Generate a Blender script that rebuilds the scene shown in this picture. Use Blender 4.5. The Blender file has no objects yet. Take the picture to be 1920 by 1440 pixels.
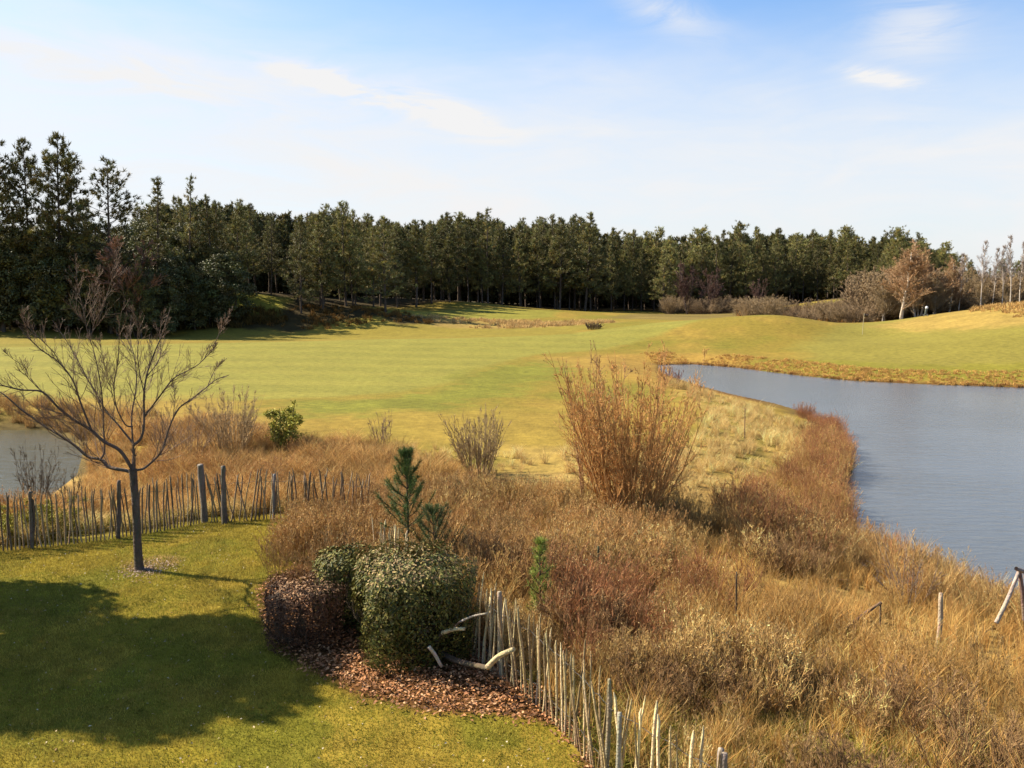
import bpy, math, random
import numpy as np
from mathutils import Vector, Euler
rnd = random.Random(7); rg = np.random.default_rng(11)
C = bpy.context.scene.collection
S = bpy.context.scene
# ------------------------------------------------------------ camera
CAM_H = 5.0; F = 1600.0; PITCH = math.atan(180/1600)
cam = bpy.data.cameras.new('camera'); cam.lens = 30; cam.sensor_width = 36; cam.clip_start = .1; cam.clip_end = 4000
co = bpy.data.objects.new('camera', cam); C.objects.link(co)
co.location = (0, 0, CAM_H); co.rotation_euler = (math.pi/2-PITCH, 0, 0); S.camera = co
# ------------------------------------------------------------ sky, sun, exposure
SUN_EL = math.radians(41); SUN_AZ = math.radians(-74)          # azimuth from +Y, clockwise
w = bpy.data.worlds.new('World'); S.world = w; w.use_nodes = True
nt = w.node_tree; N = nt.nodes; L = nt.links; N.clear()
def nd(t, **k):
    n = N.new(t)
    for a, b in k.items(): setattr(n, a, b)
    return n
def mth(op, a, b=None, c=None, clamp=False):
    n = N.new('ShaderNodeMath'); n.operation = op; n.use_clamp = clamp
    for i, v in enumerate((a, b, c)):
        if v is None: continue
        if isinstance(v, (int, float)): n.inputs[i].default_value = v
        else: L.new(v, n.inputs[i])
    return n.outputs[0]
def sstep(v, a, b):
    n = N.new('ShaderNodeMapRange'); n.interpolation_type = 'SMOOTHSTEP'
    L.new(v, n.inputs['Value']); n.inputs['From Min'].default_value = a; n.inputs['From Max'].default_value = b
    return n.outputs['Result']
sky = nd('ShaderNodeTexSky', sky_type='NISHITA'); sky.sun_disc = False
sky.sun_elevation = SUN_EL; sky.sun_rotation = SUN_AZ; sky.altitude = 10; sky.air_density = 1.0; sky.dust_density = 1.2; sky.ozone_density = 1.6
tc = nd('ShaderNodeTexCoord'); sx = nd('ShaderNodeSeparateXYZ'); L.new(tc.outputs['Generated'], sx.inputs[0])
X, Y, Z = sx.outputs
az = mth('ARCTAN2', X, Y)                                     # radians right of +Y
el = mth('ARCSINE', Z)
cv = nd('ShaderNodeCombineXYZ'); L.new(mth('MULTIPLY', az, 2.2), cv.inputs[0]); L.new(mth('MULTIPLY', el, 9.0), cv.inputs[1])
def noise(scale, det, rough, dist, off=0, vec=None):
    n = nd('ShaderNodeTexNoise'); n.inputs['Scale'].default_value = scale; n.inputs['Detail'].default_value = det
    n.inputs['Roughness'].default_value = rough; n.inputs['Distortion'].default_value = dist
    a = nd('ShaderNodeVectorMath', operation='ADD'); a.inputs[1].default_value = (off, off*.7, off*.3)
    L.new(vec or cv.outputs[0], a.inputs[0]); L.new(a.outputs[0], n.inputs['Vector']); return n.outputs['Fac']
n1 = noise(1.1, 5, .55, .4, 3.1); n2 = noise(3.0, 6, .62, 1.2, 8.7)
# veil of thin cirrus: thick low down and to the left, thinning up and to the right
azc = mth('MINIMUM', mth('MAXIMUM', az, -.7), .7)
behind = sstep(mth('ABSOLUTE', az), 1.0, 1.9)                  # unseen sky behind the viewer cleared of veil to lower the fill
edge = mth('SUBTRACT', mth('ADD', mth('MULTIPLY', azc, -.07), .215), mth('MULTIPLY', behind, .2))              # elevation at which it thins
edge = mth('ADD', edge, mth('MULTIPLY', mth('SUBTRACT', n1, .5), .10))
t = mth('SUBTRACT', el, edge)
veil = mth('SUBTRACT', 1.0, sstep(t, -.06, .14))
veil = mth('MULTIPLY', veil, mth('ADD', .88, mth('MULTIPLY', mth('SUBTRACT', n2, .5), .5)), clamp=True)
veil = mth('ADD', mth('MULTIPLY', veil, .92), mth('MULTIPLY', sstep(n1, .45, .85), .25), clamp=True)
def wisp(px, py, wx, wy, tilt, amt):
    a0 = math.atan2(px-960, 1600); e0 = math.atan((540-py)/1600)
    da = mth('SUBTRACT', az, a0); de = mth('SUBTRACT', el, e0)
    de = mth('ADD', de, mth('MULTIPLY', da, tilt))
    q = mth('ADD', mth('POWER', mth('DIVIDE', mth('ABSOLUTE', da), wx), 2.0), mth('POWER', mth('DIVIDE', mth('ABSOLUTE', de), wy), 2.0))
    g = mth('MULTIPLY', mth('EXPONENT', mth('MULTIPLY', q, -1.0)), amt)
    return mth('MULTIPLY', g, sstep(n2, .28, .62))
wsum = wisp(720, 195, .10, .014, .25, .75)
for a in [(600, 170, .05, .010, .2, .7), (860, 225, .05, .016, .3, .7), (1240, 55, .05, .018, .3, .6), (1690, 110, .05, .030, .0, .5), (1630, 190, .035, .008, .25, .9), (300, 190, .2, .02, .1, .2)]:
    wsum = mth('ADD', wsum, wisp(*a))
alpha = mth('ADD', veil, wsum, clamp=True)
skm = nd('ShaderNodeVectorMath', operation='MULTIPLY'); L.new(sky.outputs[0], skm.inputs[0])
SKY_STR = .070
skm.inputs[1].default_value = (.84, 1.04, 1.22)
mix = nd('ShaderNodeMix', data_type='RGBA'); L.new(alpha, mix.inputs['Factor'])
L.new(skm.outputs[0], mix.inputs['A'])
WHITE = 4.9
mix.inputs['B'].default_value = (WHITE*1.0, WHITE*.995, WHITE*1.0, 1)
bg = nd('ShaderNodeBackground'); L.new(mix.outputs['Result'], bg.inputs['Color']); bg.inputs['Strength'].default_value = SKY_STR
out = nd('ShaderNodeOutputWorld'); L.new(bg.outputs[0], out.inputs['Surface'])
sl = bpy.data.lights.new('sun', 'SUN'); sl.energy = 5.0; sl.angle = math.radians(.5); sl.color = (1, .90, .72)
so = bpy.data.objects.new('sun', sl); C.objects.link(so)
sd = Vector((math.sin(SUN_AZ)*math.cos(SUN_EL), math.cos(SUN_AZ)*math.cos(SUN_EL), math.sin(SUN_EL)))
so.rotation_euler = sd.to_track_quat('Z', 'Y').to_euler(); so.location = (-60, 20, 60)
S.view_settings.view_transform = 'Standard'; S.view_settings.look = 'None'; S.view_settings.exposure = 1.40; S.view_settings.gamma = 1
S.cycles.use_adaptive_sampling = True
S.cycles.max_bounces = 4; S.cycles.transparent_max_bounces = 4; S.cycles.diffuse_bounces = 2

# ------------------------------------------------------------ pixel <-> world (photo 1920x1440)
cp, sp = math.cos(PITCH), math.sin(PITCH)
def ray(px, py):
    a = px-960.0; b = 720.0-py
    return np.stack([a+0*b, F*cp+b*sp+0*a, -F*sp+b*cp+0*a], -1)
def at(px, py, Yd):                                            # world point on the sight line at depth Yd
    r = ray(np.float64(px), np.float64(py)); return np.array([0, 0, CAM_H]) + r*(Yd/r[1])
def flat(px, py, z=0.0):
    r = ray(np.float64(px), np.float64(py)); return np.array([0, 0, CAM_H]) + r*((z-CAM_H)/r[2])
def proj(x, y, z):
    dz = z-CAM_H; dep = y*cp-dz*sp; up = y*sp+dz*cp
    dep = np.where(dep > .2, dep, .2)
    return 960+F*x/dep, 720-F*up/dep
def xof(px, Yd): return (px-960)/(F*cp+180*sp)*Yd              # x at the horizon row, close enough
def poly(pts, z=0.0): return np.array([flat(a, b, z)[:2] for a, b in pts])
def inside(P, x, y):
    r = np.zeros(np.shape(x), bool); n = len(P)
    for i in range(n):
        x1, y1 = P[i]; x2, y2 = P[(i+1) % n]
        if y1 == y2: continue
        c = ((y1 > y) != (y2 > y)) & (x < (x2-x1)*(y-y1)/(y2-y1)+x1); r ^= c
    return r
def sdist(P, x, y):
    d = np.full(np.shape(x), 1e9)
    for i in range(len(P)):
        a = P[i]; b = P[(i+1) % len(P)]; ab = b-a
        t = np.clip(((x-a[0])*ab[0]+(y-a[1])*ab[1])/(ab@ab), 0, 1)
        d = np.minimum(d, np.hypot(x-a[0]-t*ab[0], y-a[1]-t*ab[1]))
    return np.where(inside(P, x, y), -d, d)
def smooth(a, b, v):
    t = np.clip((v-a)/(b-a), 0, 1); return t*t*(3-2*t)
_T = rg.random((64, 64, 8))
def vn(x, y, s, ch=0):                                        # value noise 0..1
    u = np.asarray(x)*s+100.3; v = np.asarray(y)*s+77.7
    i = np.floor(u).astype(int); j = np.floor(v).astype(int); fu = u-i; fv = v-j
    fu = fu*fu*(3-2*fu); fv = fv*fv*(3-2*fv); T = _T[:, :, ch]
    g = lambda a, b: T[a % 64, b % 64]
    return (g(i, j)*(1-fu)+g(i+1, j)*fu)*(1-fv)+(g(i, j+1)*(1-fu)+g(i+1, j+1)*fu)*fv
def fbm(x, y, s, o=3, ch=0):
    r = 0; a = 1; t = 0
    for k in range(o): r = r+a*vn(x, y, s*2**k, (ch+k) % 8); t += a; a *= .55
    return r/t

# ------------------------------------------------------------ terrain
cps = [(-10, 8, 0), (0, 6, 0), (-6, 14, 0), (-10, 16, 0), (-5, 18, 0), (0, 10, 0), (1.5, 6.5, 0), (0, 0, 0), (-20, 0, 0), (20, 0, -.2), (-25, 14, 0), (0, -30, 0), (-3, 15, 0), (-60, -20, 0), (60, -20, 0), (-2, 12, 0), (-1, 9, 0), (-7, 11, 0), (-4, 9, 0), (-12, 13, 0), (-7, 16.5, 0), (-8, 6, 0), (-3, 3, 0), (-16, 10, 0), (-3.5, 17, 0),
       (3, 12, -.2), (8, 12, -.5), (3, 18, -.35), (0, 20, -.25), (-4, 23, -.3), (-10, 22, -.6), (5, 20, -.4), (9, 26, -.6), (6, 30, -.45), (0, 28, -.3), (-8, 28, -.3), (3, 8, -.15), (8, 8, -.3),
       (-30, 45, -.4), (0, 40, -.4), (0, 55, -.4), (-25, 70, -.3), (8, 75, -.35), (-5, 95, -.3), (-40, 90, -.4), (-60, 90, -.4), (-15, 85, -.3), (-60, 60, -.4), (12, 55, -.45), (10, 40, -.5)]
def cpt(px, py, Yd): p = at(px, py, Yd); cps.append((p[0], p[1], p[2]))
for a in [(450, 556, 114), (590, 615, 106), (300, 625, 101), (100, 612, 103), (-150, 612, 103), (660, 575, 120), (720, 590, 113), (870, 566, 150), (930, 600, 122), (1000, 577, 160), (1200, 583, 172), (1340, 590, 165),
          (760, 578, 135), (820, 612, 108), (350, 560, 116), (560, 560, 118),
          (1500, 665, 70), (1460, 591, 90), (1620, 607, 94), (1740, 591, 92), (1920, 571, 86), (2100, 560, 86), (1920, 622, 70), (1920, 690, 57), (1620, 630, 82), (1250, 630, 84), (1340, 600, 100), (1700, 650, 70),
          (1250, 592, 130), (1480, 602, 112), (1560, 607, 112), (1400, 598, 125), (1640, 612, 112), (1520, 592, 132), (1640, 580, 138), (1620, 556, 150), (1550, 562, 168), (1760, 560, 140), (1900, 556, 130), (700, 560, 150), (1000, 575, 180), (1300, 580, 190), (1800, 555, 170),
          (100, 555, 125), (300, 550, 130), (-300, 560, 130), (2400, 555, 110)]: cpt(*a)
for a in range(0, 360, 20): cps.append((600*math.sin(math.radians(a)), 600*math.cos(math.radians(a)), 2.5))
cps = np.array(cps); SC = 30.0
def tk(r2): return .5*r2*np.log(r2+1e-9)
A = cps[:, :2]/SC; n_ = len(A)
K = tk(((A[:, None]-A[None])**2).sum(-1))+np.eye(n_)*2e-4
Pm = np.c_[np.ones(n_), A]; M = np.zeros((n_+3, n_+3)); M[:n_, :n_] = K; M[:n_, n_:] = Pm; M[n_:, :n_] = Pm.T
Wt = np.linalg.solve(M, np.r_[cps[:, 2], 0, 0, 0])
def tps(x, y):
    sh = np.shape(x); q = np.c_[np.ravel(x), np.ravel(y)]/SC; o = Wt[n_]+q@Wt[n_+1:]
    for i in range(n_): o = o+Wt[i]*tk(((q-A[i])**2).sum(1))
    return o.reshape(sh)
WZ = -1.0
pond = poly([(1232, 684), (1300, 683), (1380, 689), (1500, 704), (1600, 714), (1750, 721), (1920, 727), (2400, 740), (3600, 800), (3600, 1500), (2500, 1300), (1920, 1150), (1850, 1120), (1760, 1085), (1680, 1045), (1600, 1005), (1572, 960), (1568, 915), (1590, 870), (1585, 835), (1550, 795), (1500, 772), (1450, 757), (1370, 740), (1310, 724), (1256, 706), (1232, 696)], WZ)
lpond = poly([(-700, 800), (0, 806), (90, 806), (135, 822), (160, 850), (150, 890), (100, 930), (0, 950), (-700, 1040)], WZ)
def ground(x, y):
    x = np.asarray(x, float); y = np.asarray(y, float)
    z = tps(x, y); r = np.hypot(x, y-60)
    z = np.where(r > 500, 2.5, z*(1-smooth(350, 500, r))+2.5*smooth(350, 500, r))
    z = z+.10*(fbm(x, y, .35, 2, 2)-.5)*smooth(16, 22, y)*(1-smooth(30, 38, y))+.25*(vn(x, y, .05, 4)-.5)*smooth(40, 60, y)
    for Pn, wd in ((pond, 4.0), (lpond, 2.2)):
        d = sdist(Pn, x, y)
        zo = WZ+.05+(np.maximum(z, WZ+.1)-WZ-.05)*smooth(-.1, wd, d)
        z = np.where(d > 0, np.where(d < wd, zo, z), WZ+.05-np.minimum(.9, -d*.6))
    return z
def gz(x, y): return float(ground(np.array([x]), np.array([y]))[0])

# ------------------------------------------------------------ meshes
class Geo:
    def __init__(s): s.V = []; s.F3 = []; s.F4 = []; s.C = []; s.n = 0
    def add(s, V, Fc, col):
        V = np.asarray(V, np.float32).reshape(-1, 3); Fc = np.asarray(Fc, np.int64)
        c = np.asarray(col, np.float32)
        if c.ndim == 1: c = np.tile(c, (len(V), 1))
        (s.F3 if Fc.shape[1] == 3 else s.F4).append(Fc+s.n); s.V.append(V); s.C.append(c); s.n += len(V); return s
    def arrays(s):
        return (np.concatenate(s.V), np.concatenate(s.F3) if s.F3 else np.zeros((0, 3), int), np.concatenate(s.F4) if s.F4 else np.zeros((0, 4), int), np.concatenate(s.C))
def mesh(name, g, mat, smoothf=True):
    V, F3, F4, Cc = g if isinstance(g, tuple) else g.arrays()
    me = bpy.data.meshes.new(name); me.vertices.add(len(V)); me.vertices.foreach_set('co', V.astype(np.float32).ravel())
    lp = np.concatenate([F3.ravel(), F4.ravel()]).astype(np.int32); nf = len(F3)+len(F4)
    me.loops.add(len(lp)); me.loops.foreach_set('vertex_index', lp); me.polygons.add(nf)
    st = np.concatenate([np.arange(len(F3))*3, len(F3)*3+np.arange(len(F4))*4]).astype(np.int32)
    me.polygons.foreach_set('loop_start', st)
    if smoothf: me.polygons.foreach_set('use_smooth', np.ones(nf, bool))
    a = me.color_attributes.new('Col', 'FLOAT_COLOR', 'POINT')
    a.data.foreach_set('color', np.c_[Cc*.69, np.ones(len(Cc))].astype(np.float32).ravel())
    me.materials.append(mat); me.update(calc_edges=True); return me
def tag(o, label=None, cat=None, group=None, kind=None):
    for k, v in (('label', label), ('category', cat), ('group', group), ('kind', kind)):
        if v: o[k] = v
    return o
def obj(name, me, parent=None, loc=None):
    o = bpy.data.objects.new(name, me); C.objects.link(o)
    if parent: o.parent = parent
    if loc is not None: o.location = loc
    return o
def thing(name, label, cat, loc, rz=0, group=None):
    o = bpy.data.objects.new(name, None); C.objects.link(o); o.location = loc; o.rotation_euler = (0, 0, rz); o.empty_display_size = .3
    return tag(o, label, cat, group)
def copytree(o, loc, rz, sc, label, group):
    r = o.copy(); C.objects.link(r); r.location = loc; r.rotation_euler = (0, 0, rz); r.scale = sc
    for k in ('label', 'group'):
        if k in r: del r[k]
    tag(r, label, None, group)
    for ch in list(o.children):
        c = ch.copy(); C.objects.link(c); c.parent = r
    return r
def norm(v): return v/np.maximum(np.linalg.norm(v, axis=-1, keepdims=True), 1e-9)
def tubes(P, R, s=3, cap=False):
    """P (n,k,3) polylines, R (n,k) radii -> verts, quads"""
    P = np.asarray(P, float); n, k = P.shape[:2]; R = np.broadcast_to(np.asarray(R, float), (n, k))
    T = np.empty_like(P); T[:, 1:-1] = P[:, 2:]-P[:, :-2]; T[:, 0] = P[:, 1]-P[:, 0]; T[:, -1] = P[:, -1]-P[:, -2]; T = norm(T)
    ref = np.where(np.abs(T[:, :1, 2:3]) > .9, np.array([1., 0, 0]), np.array([0., 0, 1.])) * np.ones((1, k, 1))
    U = norm(np.cross(T, ref)); W = np.cross(T, U)
    a = np.arange(s)*2*np.pi/s
    V = P[:, :, None]+R[:, :, None, None]*(U[:, :, None]*np.cos(a)[:, None]+W[:, :, None]*np.sin(a)[:, None])
    idx = np.arange(n*k*s).reshape(n, k, s); i0 = idx[:, :-1]; i1 = idx[:, 1:]
    Q = np.stack([i0, np.roll(i0, -1, 2), np.roll(i1, -1, 2), i1], -1).reshape(-1, 4)
    return V.reshape(-1, 3), Q
def rdir(n, up=0.0, rr=rg):
    v = rr.normal(size=(n, 3)); v = norm(v); v[:, 2] += up; return norm(v)
def grow(P0, D, Ln, k, wob, bend):
    """polylines from P0 along D; bend = vector drift per unit (up)"""
    n = len(P0); P = np.empty((n, k, 3)); P[:, 0] = P0; d = norm(D); Ln = np.broadcast_to(Ln, (n,))
    for i in range(1, k):
        d = norm(d+rg.normal(size=(n, 3))*wob+np.array([0, 0, bend]))
        P[:, i] = P[:, i-1]+d*(Ln/(k-1))[:, None]
    return P
def children(P, R, per, t0, t1, ang, lf, k, wob, bend, rf=.6):
    n, kk = P.shape[:2]; m = int(n*per); ip = rg.integers(0, n, m) if per < 1 or per != int(per) else np.repeat(np.arange(n), int(per)); m = len(ip)
    t = rg.uniform(t0, t1, m)*(kk-1); i = np.minimum(t.astype(int), kk-2); f = (t-i)[:, None]
    p = P[ip, i]*(1-f)+P[ip, i+1]*f; d = norm(P[ip, i+1]-P[ip, i])
    r = (R[ip, i]*(1-f[:, 0])+R[ip, i+1]*f[:, 0])*rf
    side = norm(np.cross(d, rdir(m))); a = rg.normal(ang, .15, m)[:, None]
    dd = norm(d*np.cos(a)+side*np.sin(a))
    tot = np.linalg.norm(P[ip, -1]-P[ip, 0], axis=1)
    return grow(p, dd, tot*lf*(1.15-t/(kk-1))*rg.uniform(.6, 1.3, m), k, wob, bend), r
def taper(r0, k, tip=.25): return np.asarray(r0)[:, None]*np.linspace(1, tip, k)[None]
def blades(P, D, Ln, wd, bend=0.0):
    """one thin triangle per blade"""
    n = len(P); D = norm(D); s = norm(np.cross(D, rdir(n)))
    Ln = np.broadcast_to(Ln, (n,))[:, None]; wd = np.broadcast_to(wd, (n,))[:, None]
    V = np.stack([P-s*wd*.5, P+s*wd*.5, P+D*Ln+np.array([0, 0, bend])*Ln], 1)
    return V.reshape(-1, 3), np.arange(n*3).reshape(-1, 3)
def leaves(P, Nn, Dn, ln, wd, fold=.25):
    """kite leaf of two triangles folded along its rib"""
    n = len(P); Dn = norm(Dn-Nn*(Dn*Nn).sum(-1, keepdims=True)); sd_ = np.cross(Nn, Dn)
    ln = np.broadcast_to(ln, (n,))[:, None]; wd = np.broadcast_to(wd, (n,))[:, None]
    V = np.stack([P, P+Dn*ln*.45+sd_*wd*.5+Nn*wd*fold, P+Dn*ln, P+Dn*ln*.45-sd_*wd*.5+Nn*wd*fold], 1).reshape(-1, 3)
    i = np.arange(n)*4; T = np.concatenate([np.stack([i, i+1, i+2], 1), np.stack([i, i+2, i+3], 1)])
    return V, T
def vary(c, n, a=.2, rep=1, hue=.06):
    c = np.asarray(c, float); f = rg.normal(1, a, n).clip(.4, 1.9)[:, None]; h = 1+rg.normal(0, hue, (n, 3))
    return np.repeat((c*f*h).clip(.004, .95), rep, 0)
def pick(cs, n, a=.15, rep=1):
    cs = np.asarray(cs, float); v = cs[rg.integers(0, len(cs), n)]
    return np.repeat((v*rg.normal(1, a, n).clip(.4, 1.8)[:, None]).clip(.004, .95), rep, 0)
def scatter(protos, x, y, z, rot, sc, tint):
    """merge many turned and scaled copies of prototype clumps into one mesh tuple"""
    ch = rg.integers(0, len(protos), len(x)); OV = []; O3 = []; O4 = []; OC = []; base = 0
    sc = np.asarray(sc, float)
    if sc.ndim == 1: sc = np.stack([sc, sc, sc], 1)
    for c, pr in enumerate(protos):
        ii = np.nonzero(ch == c)[0]
        if not len(ii): continue
        V, F3, F4, Cc = pr; m = len(V); k = len(ii); cs = np.cos(rot[ii])[:, None]; sn = np.sin(rot[ii])[:, None]
        vx = V[None, :, 0]*sc[ii, 0:1]; vy = V[None, :, 1]*sc[ii, 1:2]; vz = V[None, :, 2]*sc[ii, 2:3]
        W = np.stack([vx*cs-vy*sn+x[ii, None], vx*sn+vy*cs+y[ii, None], vz+z[ii, None]], -1).astype(np.float32)
        OV.append(W.reshape(-1, 3)); OC.append((Cc[None]*tint[ii][:, None]).astype(np.float32).reshape(-1, 3))
        of = base+np.arange(k)[:, None, None]*m
        if len(F3): O3.append((F3[None]+of).reshape(-1, 3))
        if len(F4): O4.append((F4[None]+of).reshape(-1, 4))
        base += m*k
    return (np.concatenate(OV), np.concatenate(O3) if O3 else np.zeros((0, 3), int), np.concatenate(O4) if O4 else np.zeros((0, 4), int), np.concatenate(OC).clip(0, .95))

# ------------------------------------------------------------ materials
def material(name, rough=.85, spec=.2, trans=0.0, nscale=6.0, namt=.35, bump=0.0, bscale=30.0, rnda=0.0):
    m = bpy.data.materials.new(name); m.use_nodes = True; t = m.node_tree; n = t.nodes; l = t.links; n.clear()
    at_ = n.new('ShaderNodeAttribute'); at_.attribute_name = 'Col'
    tcx = n.new('ShaderNodeTexCoord')
    nz = n.new('ShaderNodeTexNoise'); nz.inputs['Scale'].default_value = nscale; nz.inputs['Detail'].default_value = 6; nz.inputs['Roughness'].default_value = .65
    l.new(tcx.outputs['Object'], nz.inputs['Vector'])
    mr = n.new('ShaderNodeMapRange'); l.new(nz.outputs['Fac'], mr.inputs['Value']); mr.inputs['From Min'].default_value = .25; mr.inputs['From Max'].default_value = .75
    mr.inputs['To Min'].default_value = 1-namt; mr.inputs['To Max'].default_value = 1+namt
    fac = mr.outputs[0]
    if rnda:
        oi = n.new('ShaderNodeObjectInfo'); m2 = n.new('ShaderNodeMapRange'); l.new(oi.outputs['Random'], m2.inputs['Value'])
        m2.inputs['To Min'].default_value = 1-rnda; m2.inputs['To Max'].default_value = 1+rnda
        mm = n.new('ShaderNodeMath'); mm.operation = 'MULTIPLY'; l.new(fac, mm.inputs[0]); l.new(m2.outputs[0], mm.inputs[1]); fac = mm.outputs[0]
    vm = n.new('ShaderNodeVectorMath'); vm.operation = 'SCALE'; l.new(at_.outputs['Color'], vm.inputs[0]); l.new(fac, vm.inputs['Scale'])
    p = n.new('ShaderNodeBsdfPrincipled'); l.new(vm.outputs[0], p.inputs['Base Color']); p.inputs['Roughness'].default_value = rough
    p.inputs['Specular IOR Level'].default_value = spec
    o = n.new('ShaderNodeOutputMaterial'); sh = p.outputs[0]
    if bump:
        bz = n.new('ShaderNodeTexNoise'); bz.inputs['Scale'].default_value = bscale; bz.inputs['Detail'].default_value = 5; l.new(tcx.outputs['Object'], bz.inputs['Vector'])
        b = n.new('ShaderNodeBump'); b.inputs['Strength'].default_value = bump; b.inputs['Distance'].default_value = .05; l.new(bz.outputs['Fac'], b.inputs['Height']); l.new(b.outputs[0], p.inputs['Normal'])
    if trans:
        tr = n.new('ShaderNodeBsdfTranslucent'); l.new(vm.outputs[0], tr.inputs['Color']); mx = n.new('ShaderNodeMixShader'); mx.inputs[0].default_value = trans
        l.new(p.outputs[0], mx.inputs[1]); l.new(tr.outputs[0], mx.inputs[2]); sh = mx.outputs[0]
    l.new(sh, o.inputs['Surface']); return m
M_needle = material('pine_needles', .6, .3, .2, .6, .3, rnda=.3)
M_leaf = material('evergreen_leaves', .6, .16, .08, 2, .3)
M_bark = material('bark', .9, .15, 0, 4, .35, .6, 25)
M_twig = material('twigs', .75, .25, .2, 3, .3, rnda=.12)
M_grass = material('grass_blades', .8, .15, .3, .8, .25)
M_wood = material('weathered_wood', .85, .15, 0, 9, .35, .5, 40, rnda=.25)
M_litter = material('fallen_leaves', .8, .2, .04, 5, .3)
M_ground = material('turf_and_soil', .95, .1, 0, 2.6, .32, .7, 9)
M_misc = material('painted_things', .5, .4, 0, 5, .05)

def water_mat(name, deep, bscale, bstr):
    m = bpy.data.materials.new(name); m.use_nodes = True; t = m.node_tree; n = t.nodes; l = t.links
    p = n['Principled BSDF']; p.inputs['Base Color'].default_value = deep; p.inputs['Roughness'].default_value = .2; p.inputs['IOR'].default_value = 1.33
    tcx = n.new('ShaderNodeTexCoord'); mp = n.new('ShaderNodeMapping'); l.new(tcx.outputs['Object'], mp.inputs['Vector']); mp.inputs['Scale'].default_value = (.55, 1.6, 1); mp.inputs['Rotation'].default_value = (0, 0, .25)
    a = n.new('ShaderNodeTexNoise'); a.inputs['Scale'].default_value = bscale; a.inputs['Detail'].default_value = 5; a.inputs['Roughness'].default_value = .6; a.inputs['Distortion'].default_value = .4; l.new(mp.outputs[0], a.inputs['Vector'])
    c = n.new('ShaderNodeTexNoise'); c.inputs['Scale'].default_value = .12; c.inputs['Detail'].default_value = 3; l.new(tcx.outputs['Object'], c.inputs['Vector'])
    mr = n.new('ShaderNodeMapRange'); l.new(c.outputs['Fac'], mr.inputs['Value']); mr.inputs['From Min'].default_value = .35; mr.inputs['From Max'].default_value = .65; mr.inputs['To Min'].default_value = bstr*.35; mr.inputs['To Max'].default_value = bstr
    b = n.new('ShaderNodeBump'); b.inputs['Distance'].default_value = .12; l.new(mr.outputs[0], b.inputs['Strength']); l.new(a.outputs['Fac'], b.inputs['Height']); l.new(b.outputs[0], p.inputs['Normal'])
    return m

# ------------------------------------------------------------ ground sheet (polar grid, fine near the view)
th = np.radians(np.concatenate([np.linspace(-180, -42, 50)[:-1], np.linspace(-42, 42, 560), np.linspace(42, 180, 50)[1:]]))
rr_ = np.concatenate([[.5, 2, 4, 5.5], np.geomspace(6.5, 260, 470), np.geomspace(280, 3000, 14)])
TH, RR = np.meshgrid(th, rr_); GX = RR*np.sin(TH); GY = RR*np.cos(TH)
GZ = ground(GX, GY); gpx, gpy = proj(GX, GY, np.zeros_like(GX)-.2)
jx = (fbm(GX, GY, .9, 3, 1)-.5); jy = (fbm(GX, GY, .9, 3, 4)-.5)
def zone(pts, z=-.2, soft=.5, jit=.8):
    P = poly(pts, z); d = sdist(P, GX+jx*jit*2, GY+jy*jit*2); return smooth(soft, -soft, d)
col = np.empty(GX.shape+(3,)); col[:] = (.30, .23, .055)         # winter rough, yellow green
def lay(mask, c, var=0.0, s=.5, ch=0):
    global col
    cc = np.array(c)*(1+var*(fbm(GX, GY, s, 3, ch)-.5)[..., None]*2); mm = mask[..., None]; col = col*(1-mm)+cc*mm
lay(smooth(.45, .65, fbm(GX, GY, .22, 4, 3)), (.36, .255, .07), .3, 1.5)
lay(smooth(.5, .7, fbm(GX, GY, .12, 4, 5))*.7, (.22, .21, .04), .3, 1.5)
fair = zone([(-400, 655), (200, 648), (560, 638), (1050, 634), (1200, 629), (1420, 618), (1300, 633), (1120, 655), (1000, 662), (890, 690), (850, 712), (760, 732), (620, 742), (420, 748), (-100, 770), (-500, 800)], -.3, .8, .5)
lay(fair, (.29, .275, .08), .14, .5, 2)
stripe = .5+.5*np.sin(GY*1.1+GX*.12+jx*2); lay(fair*smooth(.5, .9, stripe)*.4, (.37, .33, .10))
lay(zone([(870, 695), (1060, 665), (1150, 665), (1040, 700), (960, 735), (800, 775), (500, 785), (560, 750), (700, 745), (810, 730)], -.3, 1.5, 2), (.235, .235, .05), .3, .8, 4)
lay(zone([(-400, 625), (1000, 610), (1130, 622), (1080, 634), (600, 634), (-400, 648)], -.3, 1, 1.5), (.30, .245, .06), .2, .6)
lay(zone([(700, 770), (1040, 760), (1060, 850), (820, 850), (640, 830)], -.3, 2, 2)*.7, (.37, .27, .075), .3, .8)
lay(zone([(0, 745), (420, 745), (500, 800), (380, 860), (0, 800)], -.3, 2, 2), (.37, .26, .075), .3, .8)
# dry pale grass round the wide pond and over the spit
dp = sdist(pond, GX+jx*1.2, GY+jy*1.2)
farside = smooth(40, 46, GY)
lay(smooth(6.5, 3.0, dp)*farside, (.42, .27, .085), .35, .5)
lay(smooth(1.0, .3, dp)*farside, (.17, .09, .04), .4, .5)
lay(zone([(1010, 672), (1230, 668), (1260, 705), (1180, 704), (1050, 690)], -.6, 1.5, 1.5)*.8, (.42, .27, .09), .3, .7)
spit = zone([(1250, 712), (1380, 742), (1540, 790), (1600, 850), (1600, 960), (1500, 1010), (1330, 1010), (1240, 960), (960, 910), (940, 845), (1120, 850), (1300, 830), (1320, 770)], -.45, .8, 1)
lay(spit, (.42, .30, .12), .4, 1.2, 3); lay(spit*smooth(.55, .7, fbm(GX, GY, .8, 3, 6))*.8, (.20, .17, .045), .3, 2)
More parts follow.
